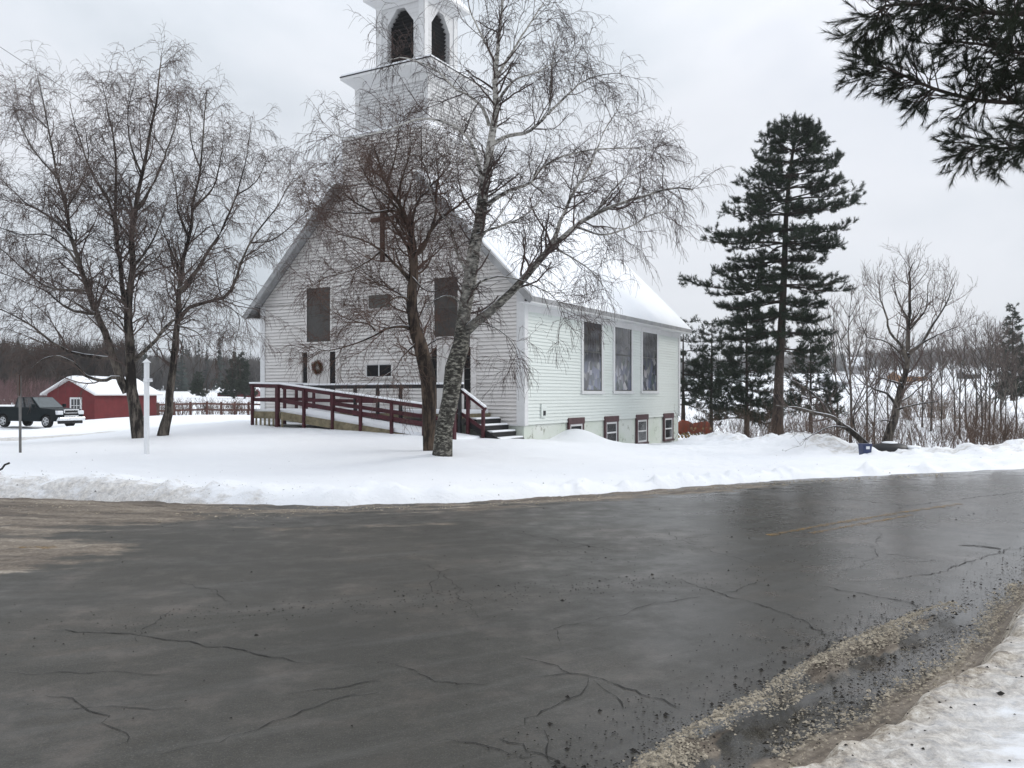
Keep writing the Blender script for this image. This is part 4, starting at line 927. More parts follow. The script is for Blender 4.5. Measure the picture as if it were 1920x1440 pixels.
B = [([(805, 838), (804, 790), (805, 735), (800, 695), (789, 655), (776, 610), (771, 565), (773, 526), (776, 480), (770, 440), (757, 405), (742, 375), (724, 345), (712, 310), (700, 270)], [.16, .165, .20, .20, .185, .15, .135, .125, .11, .08, .06, .045, .03, .02, .012], 0, 0, .2),
     ([(776, 480), (793, 465), (810, 430), (832, 405), (860, 384), (895, 363), (915, 350)], .07, .008, .1, -1.0), ([(810, 428), (818, 395), (816, 365), (822, 330), (815, 290)], .045, .006, .1, .9),
     ([(772, 440), (776, 400), (788, 372), (806, 350), (798, 318), (785, 290)], .05, .006, .1, 1.2), ([(768, 615), (745, 612), (726, 615), (695, 632), (648, 650), (612, 657), (580, 648)], .05, .007, 0, -1.4),
     ([(703, 620), (692, 608), (665, 602), (627, 586), (596, 560)], .025, .005, -.5, -1.2), ([(768, 565), (752, 556), (734, 562), (708, 585), (690, 615)], .035, .006, 0, -.9), ([(784, 640), (755, 668), (742, 690), (720, 705)], .03, .005, 0, -1.0),
     ([(772, 530), (745, 500), (715, 470), (680, 450), (640, 440), (600, 430)], .05, .006, .1, -1.2), ([(758, 408), (735, 395), (705, 398), (665, 400), (625, 395), (590, 385)], .045, .006, .1, -1.0), ([(742, 376), (715, 355), (685, 345), (655, 350)], .035, .006, .1, .8),
     ([(776, 478), (750, 440), (725, 400), (700, 360), (680, 315)], .05, .006, .1, 1.4), ([(773, 520), (800, 500), (815, 470), (840, 455)], .04, .006, 0, .9), ([(790, 660), (812, 640), (838, 632), (860, 640)], .03, .006, 0, .8),
     ([(715, 470), (690, 490), (650, 510), (610, 520), (575, 545)], .03, .005, -.4, -1.0), ([(724, 345), (740, 300), (745, 260), (752, 215)], .03, .006, .2, .6), ([(805, 350), (835, 320), (850, 285)], .025, .005, .3, 1), ([(757, 405), (728, 372), (690, 335), (668, 290)], .035, .005, .1, -1.3), ([(742, 376), (755, 330), (770, 280), (765, 235)], .03, .005, .1, -.9), ([(700, 398), (660, 375), (630, 345)], .03, .005, -.3, -.8), ([(771, 565), (740, 545), (700, 525), (655, 480)], .04, .005, 0, 1.3), ([(832, 405), (850, 440), (860, 490)], .025, .005, -.5, -1.2), ([(773, 520), (800, 545), (830, 540), (855, 500)], .03, .005, 0, -1.0)]
birch('birch_tree', 'brown leafless tree with dense reddish twigs behind the white birch', 'tree', B, 21.6, M['brownbark'], M['twigred'], 33,
      dict(d1=6.6, d2=6.8, d3=8.5, l1=(.6, 1.8), b1=(0, 0, .5), b2=(0, 0, -.15), b3=(0, 0, -.6), r3=.0038), None, 1.0)
C = [([(266, 823), (257, 785), (249, 750), (244, 715), (245, 665), (243, 615), (240, 575), (246, 540), (248, 493), (247, 440), (256, 394), (266, 335), (277, 268), (289, 208), (300, 135), (303, 108)], .20, .010, 0, .3),
     ([(238, 735), (222, 706), (210, 662), (194, 618), (179, 583), (164, 541), (150, 500), (134, 444), (123, 392), (110, 332), (100, 288), (83, 200), (70, 140)], .13, .009, 0, -.6),
     ([(232, 722), (216, 708), (190, 713), (158, 702), (138, 680), (110, 668), (85, 672), (60, 690)], .075, .010, 0, -1.6), ([(212, 672), (169, 667), (132, 661), (92, 638), (66, 616), (34, 596), (-10, 574), (-50, 560)], .065, .008, 0, -1.2),
     ([(180, 588), (142, 583), (116, 570), (90, 548), (50, 530), (10, 515), (-40, 500)], .055, .008, -.3, .9), ([(158, 545), (119, 543), (86, 536), (45, 505), (5, 470), (-40, 440)], .05, .007, -.4, -1.8),
     ([(240, 578), (230, 545), (226, 495), (220, 460), (207, 384), (175, 330), (144, 248), (130, 190)], .085, .008, .1, 1.2), ([(222, 450), (217, 400), (216, 283), (203, 215), (190, 150)], .055, .007, .5, -.2),
     ([(250, 678), (290, 640), (311, 612), (335, 590), (352, 560), (365, 520)], .065, .008, 0, -1.5), ([(134, 446), (100, 410), (52, 382), (15, 350), (-30, 330)], .055, .007, -.6, .4), ([(150, 500), (128, 470), (90, 440), (40, 440), (-20, 420)], .04, .006, -.6, -1.6),
     ([(123, 392), (150, 350), (165, 300), (160, 240)], .035, .006, -.6, -1.2), ([(110, 335), (70, 290), (40, 240), (20, 180)], .04, .006, -.6, .3), ([(256, 394), (285, 350), (310, 290), (330, 230), (335, 170)], .05, .006, .2, 1.3),
     ([(247, 450), (215, 410), (180, 380), (165, 340)], .04, .006, .2, -1.4), ([(267, 330), (245, 270), (240, 210), (255, 150)], .035, .006, .2, -.8), ([(248, 500), (275, 470), (300, 420), (318, 360)], .045, .006, .2, -1.3),
     ([(90, 240), (60, 215), (20, 200)], .025, .005, -.6, .2), ([(240, 580), (218, 575), (195, 580), (170, 600)], .03, .006, 0, -1)]
birch('birch_tree', 'large dark leafless birch with many limbs beside the white post', 'tree', C, 25.0, M['darkbark'], M['twiggrey'], 45,
      dict(d1=5.4, d2=7.0, d3=9.5, l1=(.7, 2.1), l2=(.4, 1.1), b1=(0, 0, .45), b2=(0, 0, -.35), b3=(0, 0, -1.0), r3=.0047), None, 1.25)
D = [([(302, 817), (312, 788), (319, 745), (323, 692), (328, 638), (333, 586), (337, 540), (344, 490), (353, 443), (361, 392), (376, 318), (383, 235), (388, 165)], .15, .010, 0, .2),
     ([(336, 545), (358, 525), (385, 480), (411, 442), (430, 400), (444, 366), (461, 300), (474, 218)], .07, .007, 0, 1.0), ([(336, 600), (353, 578), (396, 564), (430, 550), (448, 505), (460, 473), (485, 430), (517, 392), (535, 358), (560, 320)], .07, .006, 0, -1.4),
     ([(333, 610), (368, 622), (390, 646), (407, 664)], .028, .005, 0, -.8), ([(327, 640), (312, 625), (300, 600), (285, 560)], .035, .006, 0, 1.0), ([(353, 443), (335, 400), (330, 350), (320, 300)], .04, .006, .1, -1.2), ([(362, 392), (400, 350), (415, 290), (420, 240)], .04, .006, .1, 1.2),
     ([(340, 510), (320, 470), (305, 430), (290, 395)], .04, .006, 0, -1.3), ([(400, 563), (430, 575), (450, 600), (440, 640)], .025, .005, -.4, -.7), ([(376, 318), (360, 270), (355, 215)], .03, .006, .1, -.5), ([(444, 366), (480, 340), (505, 290)], .03, .006, .7, 1.6),
     ([(470, 455), (510, 450), (550, 420), (590, 380)], .03, .005, -.7, -1.6)]
birch('birch_tree', 'slimmer leaning leafless birch to the right of the big dark one', 'tree', D, 25.6, M['darkbark'], M['twiggrey'], 57,
      dict(d1=5.4, d2=7.0, d3=9.5, l1=(.7, 1.9), b1=(0, 0, .4), b2=(0, 0, -.45), b3=(0, 0, -1.1), r3=.0047), None, 1.25)

# ---- conifers
def needles(P, rng, per, nl, wd, spread=0.7, t0=0.15):
    """needle fans along twigs P (n,K,3) -> triangles"""
    n, K, _ = P.shape; m = n * per
    par = np.repeat(np.arange(n), per); t = t0 + (1 - t0) * rng.random(m); f_ = t * (K - 1); i = np.minimum(f_.astype(int), K - 2); f_ = (f_ - i)[:, None]
    S = P[par, i] * (1 - f_) + P[par, i + 1] * f_; T = nrm(P[par, i + 1] - P[par, i])
    d = nrm(T + rng.normal(size=(m, 3)) * spread); L = rng.uniform(nl * .65, nl * 1.2, m)[:, None]
    sd = nrm(np.cross(d, rng.normal(size=(m, 3)))) * wd
    V = np.stack([S - sd * .5, S + sd * .5, S + d * L + sd * 0.12], 1).reshape(-1, 3)
    return V, np.arange(m * 3).reshape(-1, 3)
def pine(name, label, cat, trunk, r0, r1, branches, seed, per2=9, nl=.16, wd=.016, group=None, twig=(.25, .8), nper=13, nmat='needle', d2=7.0, droop=.25, flat2=.72, flat3=.5):
    """branches: list of (t along the trunk, azimuth, length, rise)"""
    rng = np.random.default_rng(seed); c, r = resample(trunk, (r0, r1), 26); base = c[0].copy()
    root = empty(name, tuple(base), 0, label, cat, group); c[0, 2] -= .3
    r[0] *= 1.15
    Pb = []; Rb = []
    for t, az, ln, rise in branches:
        f_ = t * 25; i = min(int(f_), 24); s = c[i] + (c[i + 1] - c[i]) * (f_ - i); K = 9
        d = np.array([math.cos(az), math.sin(az), rise]); d /= np.linalg.norm(d[:2]); q = [s]
        for k in range(1, K):
            u = k / (K - 1); d = d + np.array([rng.normal(0, .05), rng.normal(0, .05), (0.10 if u > .5 else -droop * .35) + rng.normal(0, .04)]); q.append(q[-1] + d / np.linalg.norm(d) * ln / (K - 1))
        Pb.append(q); Rb.append(np.linspace(max(.012, .014 * ln + .012), .006, K))
    Pb = np.array(Pb); Rb = np.array(Rb)
    V, Q = merge([tubes(c[None], r[None], 10), tubes(Pb, Rb, 5)]); np_mesh('trunk', V - base, Q, M['pinebark'], root)
    P2, R2 = grow(Pb, Rb, d2, (twig[0], twig[1]), 50, rng, 5, .28, (0, 0, .35), .10, .5, .010, .004, .35, flat=flat2)
    P3, R3 = grow(P2, R2, 6.0, (.12, .36), 42, rng, 4, .15, (0, 0, .45), .10, .6, .006, .003, .3, flat=flat3)
    PV, PQ = needles(np.concatenate([P3[:, [0, 1, 3]], P2[:, [1, 2, 4]]]), rng, nper, nl, wd)
    TV, TQ = merge([tubes(P2, R2, 3), tubes(P3, R3, 3)])
    np_mesh('branch_twigs', TV - base, TQ, M['pinebark'], root)
    np_mesh('crown', PV - base, PQ, M[nmat], root, False)
    print(name, len(P2), len(P3), len(PQ)); return root
Y = 38.0; tp = [(1457, 822), (1459, 760), (1461, 700), (1465, 620), (1469, 540), (1472, 460), (1475, 390), (1483, 310), (1492, 250), (1494, 234)]
tw = [tuple(at(x, y, Y)) for x, y in tp]; ty = [p[1] for p in tp]; zz = [p[2] for p in tw]
def trunk_t(y):            # pixel row on the trunk -> fraction along it
    return float(np.interp(-y, [-v for v in ty], np.linspace(0, 1, len(tp))))
rng = np.random.default_rng(5); br = []; mpp = Y / F
for y, xl, xr in ((238, 1468, 1512), (250, 1450, 1530), (266, 1432, 1545), (282, 1420, 1556), (300, 1405, 1578), (326, 1392, 1572), (350, 1382, 1590), (372, 1372, 1616), (398, 1352, 1623), (428, 1322, 1604), (452, 1306, 1592), (484, 1335, 1548), (512, 1356, 1556), (532, 1276, 1594), (562, 1345, 1562), (588, 1348, 1550), (618, 1352, 1552), (650, 1362, 1556)):
    xm = float(np.interp(-y, [-v for v in ty], [p[0] for p in tp])); yy = y + 5
    for s, xe in ((math.pi, xl), (0.0, xr)):
        ln = abs(xe - xm) * mpp * 0.96; rise = 0.50 if y < 300 else (0.34 if s == 0 else 0.20) if y < 420 else 0.12
        br.append((trunk_t(yy), s + rng.normal(0, .10), ln, rise))
        for q in (-1, 1):
            br.append((trunk_t(yy + rng.uniform(-3, 3)), s + q * rng.uniform(.4, .8), ln * rng.uniform(.65, .9), rise * .9))
            if rng.random() < .6: br.append((trunk_t(yy + rng.uniform(-3, 3)), s + q * rng.uniform(.9, 1.5), ln * rng.uniform(.5, .8), rise * .8))
pine('pine_tree', 'tall dark white pine with layered branches beside the church', 'tree', tw, .27, .03, br, 9, nl=.14, wd=.013, nper=44, d2=10.5, droop=.25, flat2=.93, flat3=.8)
def auto_branches(rng, t0, n, l0, l1, rise=(0.0, .35), wh=5, shape=1.0):
    out = []
    for i in range(n):
        t = t0 + (0.99 - t0) * i / (n - 1); l = l0 + (l1 - l0) * ((t - t0) / (1 - t0)) ** shape
        for k in range(wh): out.append((min(.995, t + rng.uniform(-.012, .012)), 2 * math.pi * (k / wh) + rng.uniform(-.5, .5) + i, l * rng.uniform(.6, 1.1), rng.uniform(*rise)))
    return out
def stand(px, py_top, py_base, Y, lean=0): 
    return [tuple(at(px, py_base, Y)), tuple(at(px + lean * .4, (py_base * .6 + py_top * .4), Y + .1)), tuple(at(px + lean, py_top, Y))]
r_ = np.random.default_rng(15); pine('pine_tree', 'bushy dark pine crowding behind the tall one, nearest its trunk', 'tree', stand(1400, 575, 815, 44), .14, .02, auto_branches(r_, .16, 13, 2.3, .6), 16, nl=.19, wd=.028, nper=18, d2=8)
r_ = np.random.default_rng(17); pine('pine_tree', 'small pine with open lower trunk left of the tall one', 'tree', stand(1333, 606, 800, 50, 2), .13, .02, auto_branches(r_, .38, 10, 1.9, .4, (.1, .45)), 18, nl=.2, wd=.028, nper=16)
r_ = np.random.default_rng(19); pine('pine_tree', 'pine half hidden by the back corner of the church', 'tree', stand(1281, 600, 805, 50), .15, .02, auto_branches(r_, .30, 10, 2.0, .7, (.0, .5), 4), 20, nl=.2, wd=.028, nper=15)
r_ = np.random.default_rng(25); pine('pine_tree', 'dark young pine right behind the trunk of the tall one', 'tree', stand(1520, 640, 810, 46), .12, .02, auto_branches(r_, .30, 9, 2.2, .6), 26, nl=.19, wd=.028, nper=16)
r_ = np.random.default_rng(27); pine('spruce_tree', 'narrow pointed spruce rising above the bare trees at far right', 'tree', stand(1899, 574, 745, 75), .2, .02, auto_branches(r_, .06, 26, 1.75, .25, (-.35, .05), 7), 28, nl=.22, wd=.045, nper=13, twig=(.2, .6), d2=5, droop=.1)
# the near pine whose branches hang into the upper right; its trunk stands on the near bank outside the frame
rng = np.random.default_rng(31); YN = 8.0; bx_, by_ = 8.4, 7.6
trk = [(bx_, by_, hz(bx_, by_)), (bx_ + .05, by_, 4), (bx_ - .05, by_ + .1, 8), (bx_, by_, 12)]
def near_branch(pts, r0): 
    q = [tuple(at(x, y, Yd)) for x, y, Yd in pts]; return resample(q, (r0, .008), 14)
NBR = [[(2450, 330, 7.6), (2150, 240, 7.8), (1992, 192, 8.0), (1862, 192, 8.0), (1762, 170, 7.9), (1692, 140, 7.8), (1634, 118, 7.8)],
       [(2450, 180, 7.6), (2150, 80, 7.3), (2012, 30, 7.2), (1862, 25, 7.2), (1752, 10, 7.2), (1662, 10, 7.1), (1647, 30, 7.1)],
       [(2450, 400, 7.7), (2200, 320, 8.2), (2062, 280, 8.4), (1962, 275, 8.5), (1872, 278, 8.5), (1807, 268, 8.6)],
       [(2450, 250, 7.6), (2200, 150, 7.6), (2062, 110, 7.6), (1942, 105, 7.6), (1852, 85, 7.5), (1762, 75, 7.4)],
       [(2450, 20, 7.6), (2200, -60, 7.2), (2062, -60, 6.9), (1912, -30, 6.8), (1802, -30, 6.8), (1722, -20, 6.8)],
       [(2450, 120, 7.6), (2250, 60, 8.3), (2080, 50, 8.6), (2042, 40, 8.7), (1962, 45, 8.7), (1902, 60, 8.8)], [(2450, 340, 7.6), (2250, 290, 7.2), (2100, 240, 7.0), (2062, 215, 6.9), (1992, 225, 6.9), (1932, 245, 6.9)],
       [(2450, 60, 7.6), (2250, -10, 8.0), (2080, -20, 8.2), (2042, 0, 8.2), (1942, 10, 8.3), (1862, 60, 8.3)],
       [(2450, 290, 7.6), (2250, 230, 8.0), (2080, 180, 8.3), (2022, 150, 8.4), (1932, 150, 8.5), (1862, 135, 8.6)]]
Pb, Rb = zip(*[near_branch(q, .034) for q in NBR]); Pb = np.array(Pb); Rb = np.array(Rb)
c, r = resample(trk, (.26, .12), 14); base = np.array(trk[0])
npn = empty('pine_tree', tuple(base), 0, 'near pine whose dark needled branches hang into the upper right corner', 'tree')
V, Q = merge([tubes(c[None], r[None], 12), tubes(Pb, Rb, 7)]); np_mesh('trunk', V - base, Q, M['pinebark'], npn)
P2, R2 = grow(Pb, Rb, 21.0, (.22, .55), 52, rng, 6, .12, (-.05, 0, -.10), .12, .5, .010, .004, .35, flat=.15)
P3, R3 = grow(P2, R2, 9.0, (.14, .30), 44, rng, 5, .15, (-.05, 0, .05), .10, .7, .005, .0028, .3)
mk = (P3[:, -1, 0] / P3[:, -1, 1] < .82); P3n = P3[mk]; mk2 = (P2[:, -1, 0] / P2[:, -1, 1] < .82)
NP = P3n[:, [1, 2, 4]]
V1, Q1 = needles(NP, rng, 64, .085, .0044, .34, .20); V2, Q2 = needles(P2[mk2][:, [3, 4, 5]], rng, 60, .092, .0042, .40)
V, Q = merge([(V1, Q1), (V2, Q2)]); np_mesh('crown', V - base, Q, M['nearneedle'], npn, False)
V, Q = merge([tubes(P2, R2, 4), tubes(P3n, R3[mk], 3)]); np_mesh('branch_twigs', V - base, Q, M['pinebark'], npn)
print('near pine', len(Q1), len(Q2))

# ---- bare trees at the right, brush, far woods
E = [([(1658, 848), (1668, 812), (1680, 770), (1690, 728), (1697, 700), (1702, 655), (1704, 600), (1705, 555), (1706, 510), (1716, 486)], .17, .012, 0, .3),
     ([(1703, 665), (1730, 640), (1748, 610), (1765, 585), (1778, 560), (1790, 530)], .07, .010, 0, .8), ([(1701, 690), (1695, 655), (1670, 625), (1660, 585), (1652, 565), (1648, 530)], .06, .010, 0, -.8), ([(1704, 660), (1735, 640), (1765, 625), (1795, 612)], .04, .008, 0, -1.2),
     ([(1682, 765), (1665, 740), (1640, 730), (1615, 715), (1590, 690)], .05, .008, 0, -1.4), ([(1686, 755), (1715, 735), (1745, 705), (1775, 680)], .04, .008, 0, 1.0), ([(1692, 720), (1665, 712), (1640, 700), (1625, 660)], .04, .008, 0, 1.2), ([(1680, 768), (1720, 758), (1760, 752)], .035, .007, 0, -1.2),
     ([(1674, 790), (1650, 790), (1632, 815)], .03, .006, 0, -.8), ([(1704, 600), (1682, 560), (1675, 520)], .035, .008, .1, .9), ([(1704, 620), (1735, 580), (1740, 530)], .035, .008, .1, -.9), ([(1700, 670), (1660, 640), (1625, 630), (1610, 590)], .035, .008, 0, .6)]
birch('bare_tree', 'bare spreading tree with a fan shaped crown standing behind the snowbank', 'tree', E, 27.5, M['darkbark'], M['twiggrey'], 71,
      dict(d1=4.4, d2=5.0, d3=6.5, l1=(.7, 1.8), l2=(.3, 1.0), l3=(.15, .5), b1=(0, 0, .9), b2=(0, 0, .7), b3=(0, 0, .4), r3=.005), None, 1.2)
Fl = [([(1640, 848), (1612, 822), (1585, 800), (1560, 783), (1525, 772), (1490, 765), (1455, 760)], .13, .012, 0, -.6), ([(1560, 783), (1545, 760), (1520, 735), (1490, 715), (1465, 705)], .05, .008, -.2, .6), ([(1590, 803), (1560, 800), (1530, 812), (1505, 825)], .04, .008, -.2, -.8), ([(1525, 772), (1515, 745), (1510, 700)], .03, .008, -.3, .4), ([(1605, 815), (1600, 780), (1612, 750)], .035, .008, 0, .5)]
birch('bare_tree', 'low leaning bare trunk slanting down to the left from the snowbank', 'tree', Fl, 27.2, M['darkbark'], M['twiggrey'], 73, dict(d1=3.0, d2=4.5, d3=4.0, l1=(.5, 1.4), b1=(0, 0, .9), b2=(0, 0, .3), b3=(0, 0, 0), r3=.005, t1=.3), None, 1.0)
def bare(h, rng, vase=0.45, rad=.10, nl=14):
    K = 18; t = np.linspace(0, 1, K); c = np.zeros((K, 3)); c[:, 2] = t * h; c[1:, 0] += np.cumsum(rng.normal(0, .02 * h / K * 3, K - 1)); c[1:, 1] += np.cumsum(rng.normal(0, .02 * h / K * 3, K - 1))
    P = [c]; R = [rad * (1 - .9 * t)]
    for i in range(nl):
        s = rng.uniform(.18, .88); a = rng.uniform(0, 6.283); L = h * (1 - s) * rng.uniform(.55, .95); q = np.zeros((K, 3)); b0 = np.array([np.interp(s, t, c[:, k]) for k in range(3)])
        el = rng.uniform(.6, 1.0); u = t[:, None]
        d = np.array([math.cos(a) * vase * 1.7, math.sin(a) * vase * 1.7, el]); d /= np.linalg.norm(d)
        q = b0 + u * d * L + np.stack([0 * t, 0 * t, .12 * L * t ** 2], 1) + np.cumsum(rng.normal(0, .008 * L, (K, 3)), 0) * .5
        P.append(q); R.append(rad * .45 * (1 - .75 * s) * (1 - .85 * t) + .006)
    return np.array(P), np.array(R)
def bare_tree(name, label, h, seed, rad=.10, vase=.45, nl=14, group=None, loc=(0, 0, 0), rmin=.008, dens=1.0):
    rng = np.random.default_rng(seed); P, R = bare(h, rng, vase, rad, nl); root = empty(name, loc, 0, label, 'tree', group)
    V, Q = tubes(P, np.maximum(R, rmin), 6); np_mesh('trunk', V, Q, M['darkbark'], root)
    P1, R1 = grow(P, R, 2.6 * dens, (.5, 1.5), 38, rng, 5, .25, (0, 0, .8), .12, .5, .02, rmin, .5); P2, R2 = grow(P1, R1, 3.6 * dens, (.25, .7), 35, rng, 4, .15, (0, 0, .6), .14, .7, .012, rmin * .75, .4)
    V, Q = merge([tubes(P1, R1, 3), tubes(P2, R2, 3)]); np_mesh('crown', V, Q, M['twiggrey'], root); return root
def place(root, loc, rz, s): root.location = loc; root.rotation_euler = (0, 0, rz); root.scale = (s, s, s); return root
def bpos(px, top, Y, h): x = (px - 960) * Y / F; z = hz(x, Y); return (x, Y, z - .1), (HC + (HY - top) * Y / F - z) / h
var = [bare_tree('bare_tree', None, 9, 101, .09, .30, 13, rmin=.011), bare_tree('bare_tree', None, 9, 103, .08, .38, 15, rmin=.011), bare_tree('bare_tree', None, 9, 105, .10, .26, 12, rmin=.011)]
LBL = {0: 'slender bare tree standing in the row beyond the snowbank at right', 1: 'tall thin bare tree rising between the dark pine and the fan shaped tree', 2: 'bare tree at the right edge below the hanging pine branches'}
spots = [(1595, 535, 52, 0), (1570, 560, 50, 0), (1625, 600, 56, 0), (1640, 640, 48, 0),
         (1790, 600, 70, 1), (1812, 610, 74, 1), (1830, 590, 78, 1), (1848, 588, 72, 1), (1862, 592, 80, 1), (1875, 598, 70, 1), (1765, 620, 66, 1), (1745, 615, 70, 1), (1730, 625, 76, 1), (1885, 640, 60, 1), (1800, 640, 60, 1), (1840, 620, 64, 1), (1855, 600, 58, 1), (1668, 640, 70, 1),
         (1905, 620, 66, 2)]
used = set(); r_ = np.random.default_rng(8)
for i, (px, top, Y_, k) in enumerate(spots):
    v = i % 3
    o = var[v] if v not in used else copy_tree(var[v]); used.add(v)
    lc, s = bpos(px, top, Y_, 9.0 * 1.02); place(o, lc, r_.uniform(0, 6.28), s)
    o['label'] = {0: LBL[1], 1: LBL[0], 2: LBL[2]}[k]; o['group'] = {0: 'thin bare trees beside the pine', 1: 'bare trees in the row beyond the snowbank', 2: 'bare trees at the right edge'}[k]
# brush thicket: multi-stemmed stems nobody could count
def brush(name, spots_, mat, hmin, hmax, seed, stems=9, rmin=.007, kinds='stuff'):
    rng = np.random.default_rng(seed); S = []; H = []
    for x, y in spots_:
        for _ in range(stems): S.append((x + rng.normal(0, .35), y + rng.normal(0, .35))); H.append(rng.uniform(hmin, hmax))
    S = np.array(S); H = np.array(H); n = len(S); K = 6; z = height(S[:, 0], S[:, 1])
    d = rng.normal(0, .28, (n, 2)); P = np.zeros((n, K, 3)); t = np.linspace(0, 1, K)
    P[:, :, 0] = S[:, :1] + d[:, :1] * H[:, None] * t ** 1.4 + np.cumsum(rng.normal(0, .02, (n, K)), 1); P[:, :, 1] = S[:, 1:] + d[:, 1:] * H[:, None] * t ** 1.4; P[:, :, 2] = z[:, None] - .08 + H[:, None] * t
    R = np.repeat(np.linspace(1.6, .8, K)[None], n, 0) * rmin
    P1, R1 = grow(P, R, 2.6, (.25, .8), 35, rng, 4, .25, (0, 0, .6), .15, .8, .012, rmin * .8, .4); P2, R2 = grow(P1, R1, 3.0, (.15, .4), 35, rng, 3, .2, (0, 0, .3), .15, .8, .01, rmin * .7, .4)
    V, Q = merge([tubes(P, R, 3), tubes(P1, R1, 3), tubes(P2, R2, 3)]); o = np_mesh(name, V, Q, mat); return tag(o, kind=kinds)
rb = np.random.default_rng(77); sp = []
for _ in range(150):
    px = rb.uniform(1285, 1990); Y_ = rb.uniform(29, 42); x = (px - 960) * Y_ / F
    bd_, bz_ = seg_dist(np.array([x]), np.array([Y_]), BK); iy = np.interp(x, BK[:, 0], BK[:, 1])
    if Y_ > iy + 1.0: sp.append((x, Y_))
brush('brush_thicket', sp, M['brush'], .6, 1.6, 5, 8, .0055)
sp = [((px - 960) * Y_ / F, Y_) for px, Y_ in zip(rb.uniform(1400, 2000, 62), rb.uniform(44, 75, 62))]
brush('brush_thicket', sp, M['brush'], 1.0, 3.0, 6, 7, .007)
sp = [((px - 960) * Y_ / F, Y_) for px, Y_ in zip(rb.uniform(1690, 1860, 26), rb.uniform(85, 95, 26))]
M['tanbrush'] = plain('tan brush', (0.15, 0.11, 0.085), .9, .1, .4, .5)
brush('tan_brush', sp, M['tanbrush'], 1.5, 3.2, 7, 10, .016)
sp = [((px - 960) * Y_ / F, Y_) for px, Y_ in zip(rb.uniform(295, 470, 46), rb.uniform(66, 76, 46))]
brush('field_weeds', sp, M['brush'], .4, 1.3, 8, 8, .010)
sp = [((px - 960) * Y_ / F, Y_) for px, Y_ in zip(rb.uniform(-80, 110, 60), rb.uniform(70, 95, 60))]
M['purplebrush'] = plain('purplish brush', (0.16, 0.10, 0.10), .9, .1, .4, .5)
brush('field_weeds', sp, M['purplebrush'], 1.6, 3.0, 9, 10, .014)

def woods(name, spots_, mat, hr, seed, conifer=False, wid=.18, dens=70):
    """a far wood read as one mass: every tree a bundle of slivers (bare) or drooping fronds (conifer)"""
    rng = np.random.default_rng(seed); S = np.array(spots_); n = len(S); z = height(S[:, 0], S[:, 1]); H = rng.uniform(hr[0], hr[1], n)
    par = np.repeat(np.arange(n), dens); m = len(par); h = H[par]
    t = rng.random(m)
    if conifer:
        rad = (1 - t) * h * .17 * rng.uniform(.5, 1.1, m) + .1; a = rng.uniform(0, 6.283, m)
        b0 = np.stack([S[par, 0], S[par, 1], z[par] + t * h * .97 + .15], 1); tip = b0 + np.stack([np.cos(a) * rad, np.sin(a) * rad, -.10 * rad], 1)
        w_ = (h * .055)[:, None] * np.stack([-np.sin(a) * .5, np.cos(a) * .5, .5 + 0 * a], 1)
    else:
        a = rng.uniform(0, 6.283, m); s0 = rng.uniform(.05, .6, m); L = h * rng.uniform(.2, .45, m); d = nrm(np.stack([np.cos(a) * .45, np.sin(a) * .45, np.ones(m)], 1) + rng.normal(0, .15, (m, 3)))
        off = rng.normal(0, .05, (m, 2)) * h[:, None]
        b0 = np.stack([S[par, 0] + off[:, 0] * s0, S[par, 1] + off[:, 1] * s0, z[par] + s0 * h], 1); tip = b0 + d * L[:, None]; first = (np.arange(m) % dens) < 2
        b0[first] = np.stack([S[par, 0], S[par, 1], z[par] - .2], 1)[first]; tip[first] = (b0 + np.stack([off[:, 0] * .4, off[:, 1] * .4, h * .95], 1))[first]
        w_ = nrm(np.cross(d, rng.normal(size=(m, 3)))) * (wid * np.where(first, 1.6, 1.0))[:, None]
    V = np.stack([b0 - w_, b0 + w_, tip], 1).reshape(-1, 3)
    return tag(np_mesh(name, V, np.arange(3 * m).reshape(-1, 3), mat, None, False), kind='stuff')
def band(n, p0, p1, y0, y1, rng): px = rng.uniform(p0, p1, n); Y_ = rng.uniform(y0, y1, n); return np.stack([(px - 960) * Y_ / F, Y_], 1)
M['woodbrown'] = plain('brown bare woods', (0.06, 0.047, 0.040), .95, .05, .45, .08)
woods('far_woods', band(460, -260, 250, 118, 150, rb), M['woodbrown'], (7.5, 10.5), 1, False, .09, 90)
woods('far_woods', band(420, 150, 620, 225, 290, rb), M['farwood'], (8, 12), 2, False, .16, 80)
woods('far_conifers', band(80, -200, 640, 215, 290, rb), M['farcon'], (9, 15), 3, True, .2, 110)
woods('far_woods', band(1100, -500, 1150, 330, 460, rb), M['farwood'], (9, 13), 4, False, .25, 60); woods('far_conifers', band(230, -500, 1250, 330, 460, rb), M['farcon'], (9, 16), 5, True, .2, 70)
woods('hilltop_woods', band(900, 1200, 2150, 330, 430, rb), M['hillwood'], (5.5, 8.5), 6, False, .22, 60); woods('hilltop_conifers', band(230, 1200, 2150, 325, 430, rb), M['hillcon'], (5, 9), 7, True, .2, 70)
woods('hilltop_conifers', band(26, 1270, 1420, 170, 260, rb), M['hillcon'], (4, 8), 8, True, .2, 90)
r_ = np.random.default_rng(61)
pine('spruce_tree', 'dark full spruce at the edge of the far field left of the church', 'tree', stand(447, 664, 737, 130), .3, .03, auto_branches(r_, .04, 16, 2.9, .5, (-.2, .2), 6), 62, nl=.34, wd=.11, nper=12, twig=(.4, 1.1), d2=3.2)
pine('spruce_tree', 'small dark spruce before the far woods left of the church', 'tree', stand(371, 700, 738, 125), .2, .03, auto_branches(r_, .04, 12, 1.2, .3, (-.2, .1), 6), 64, nl=.28, wd=.09, nper=12, twig=(.3, .7), d2=4)

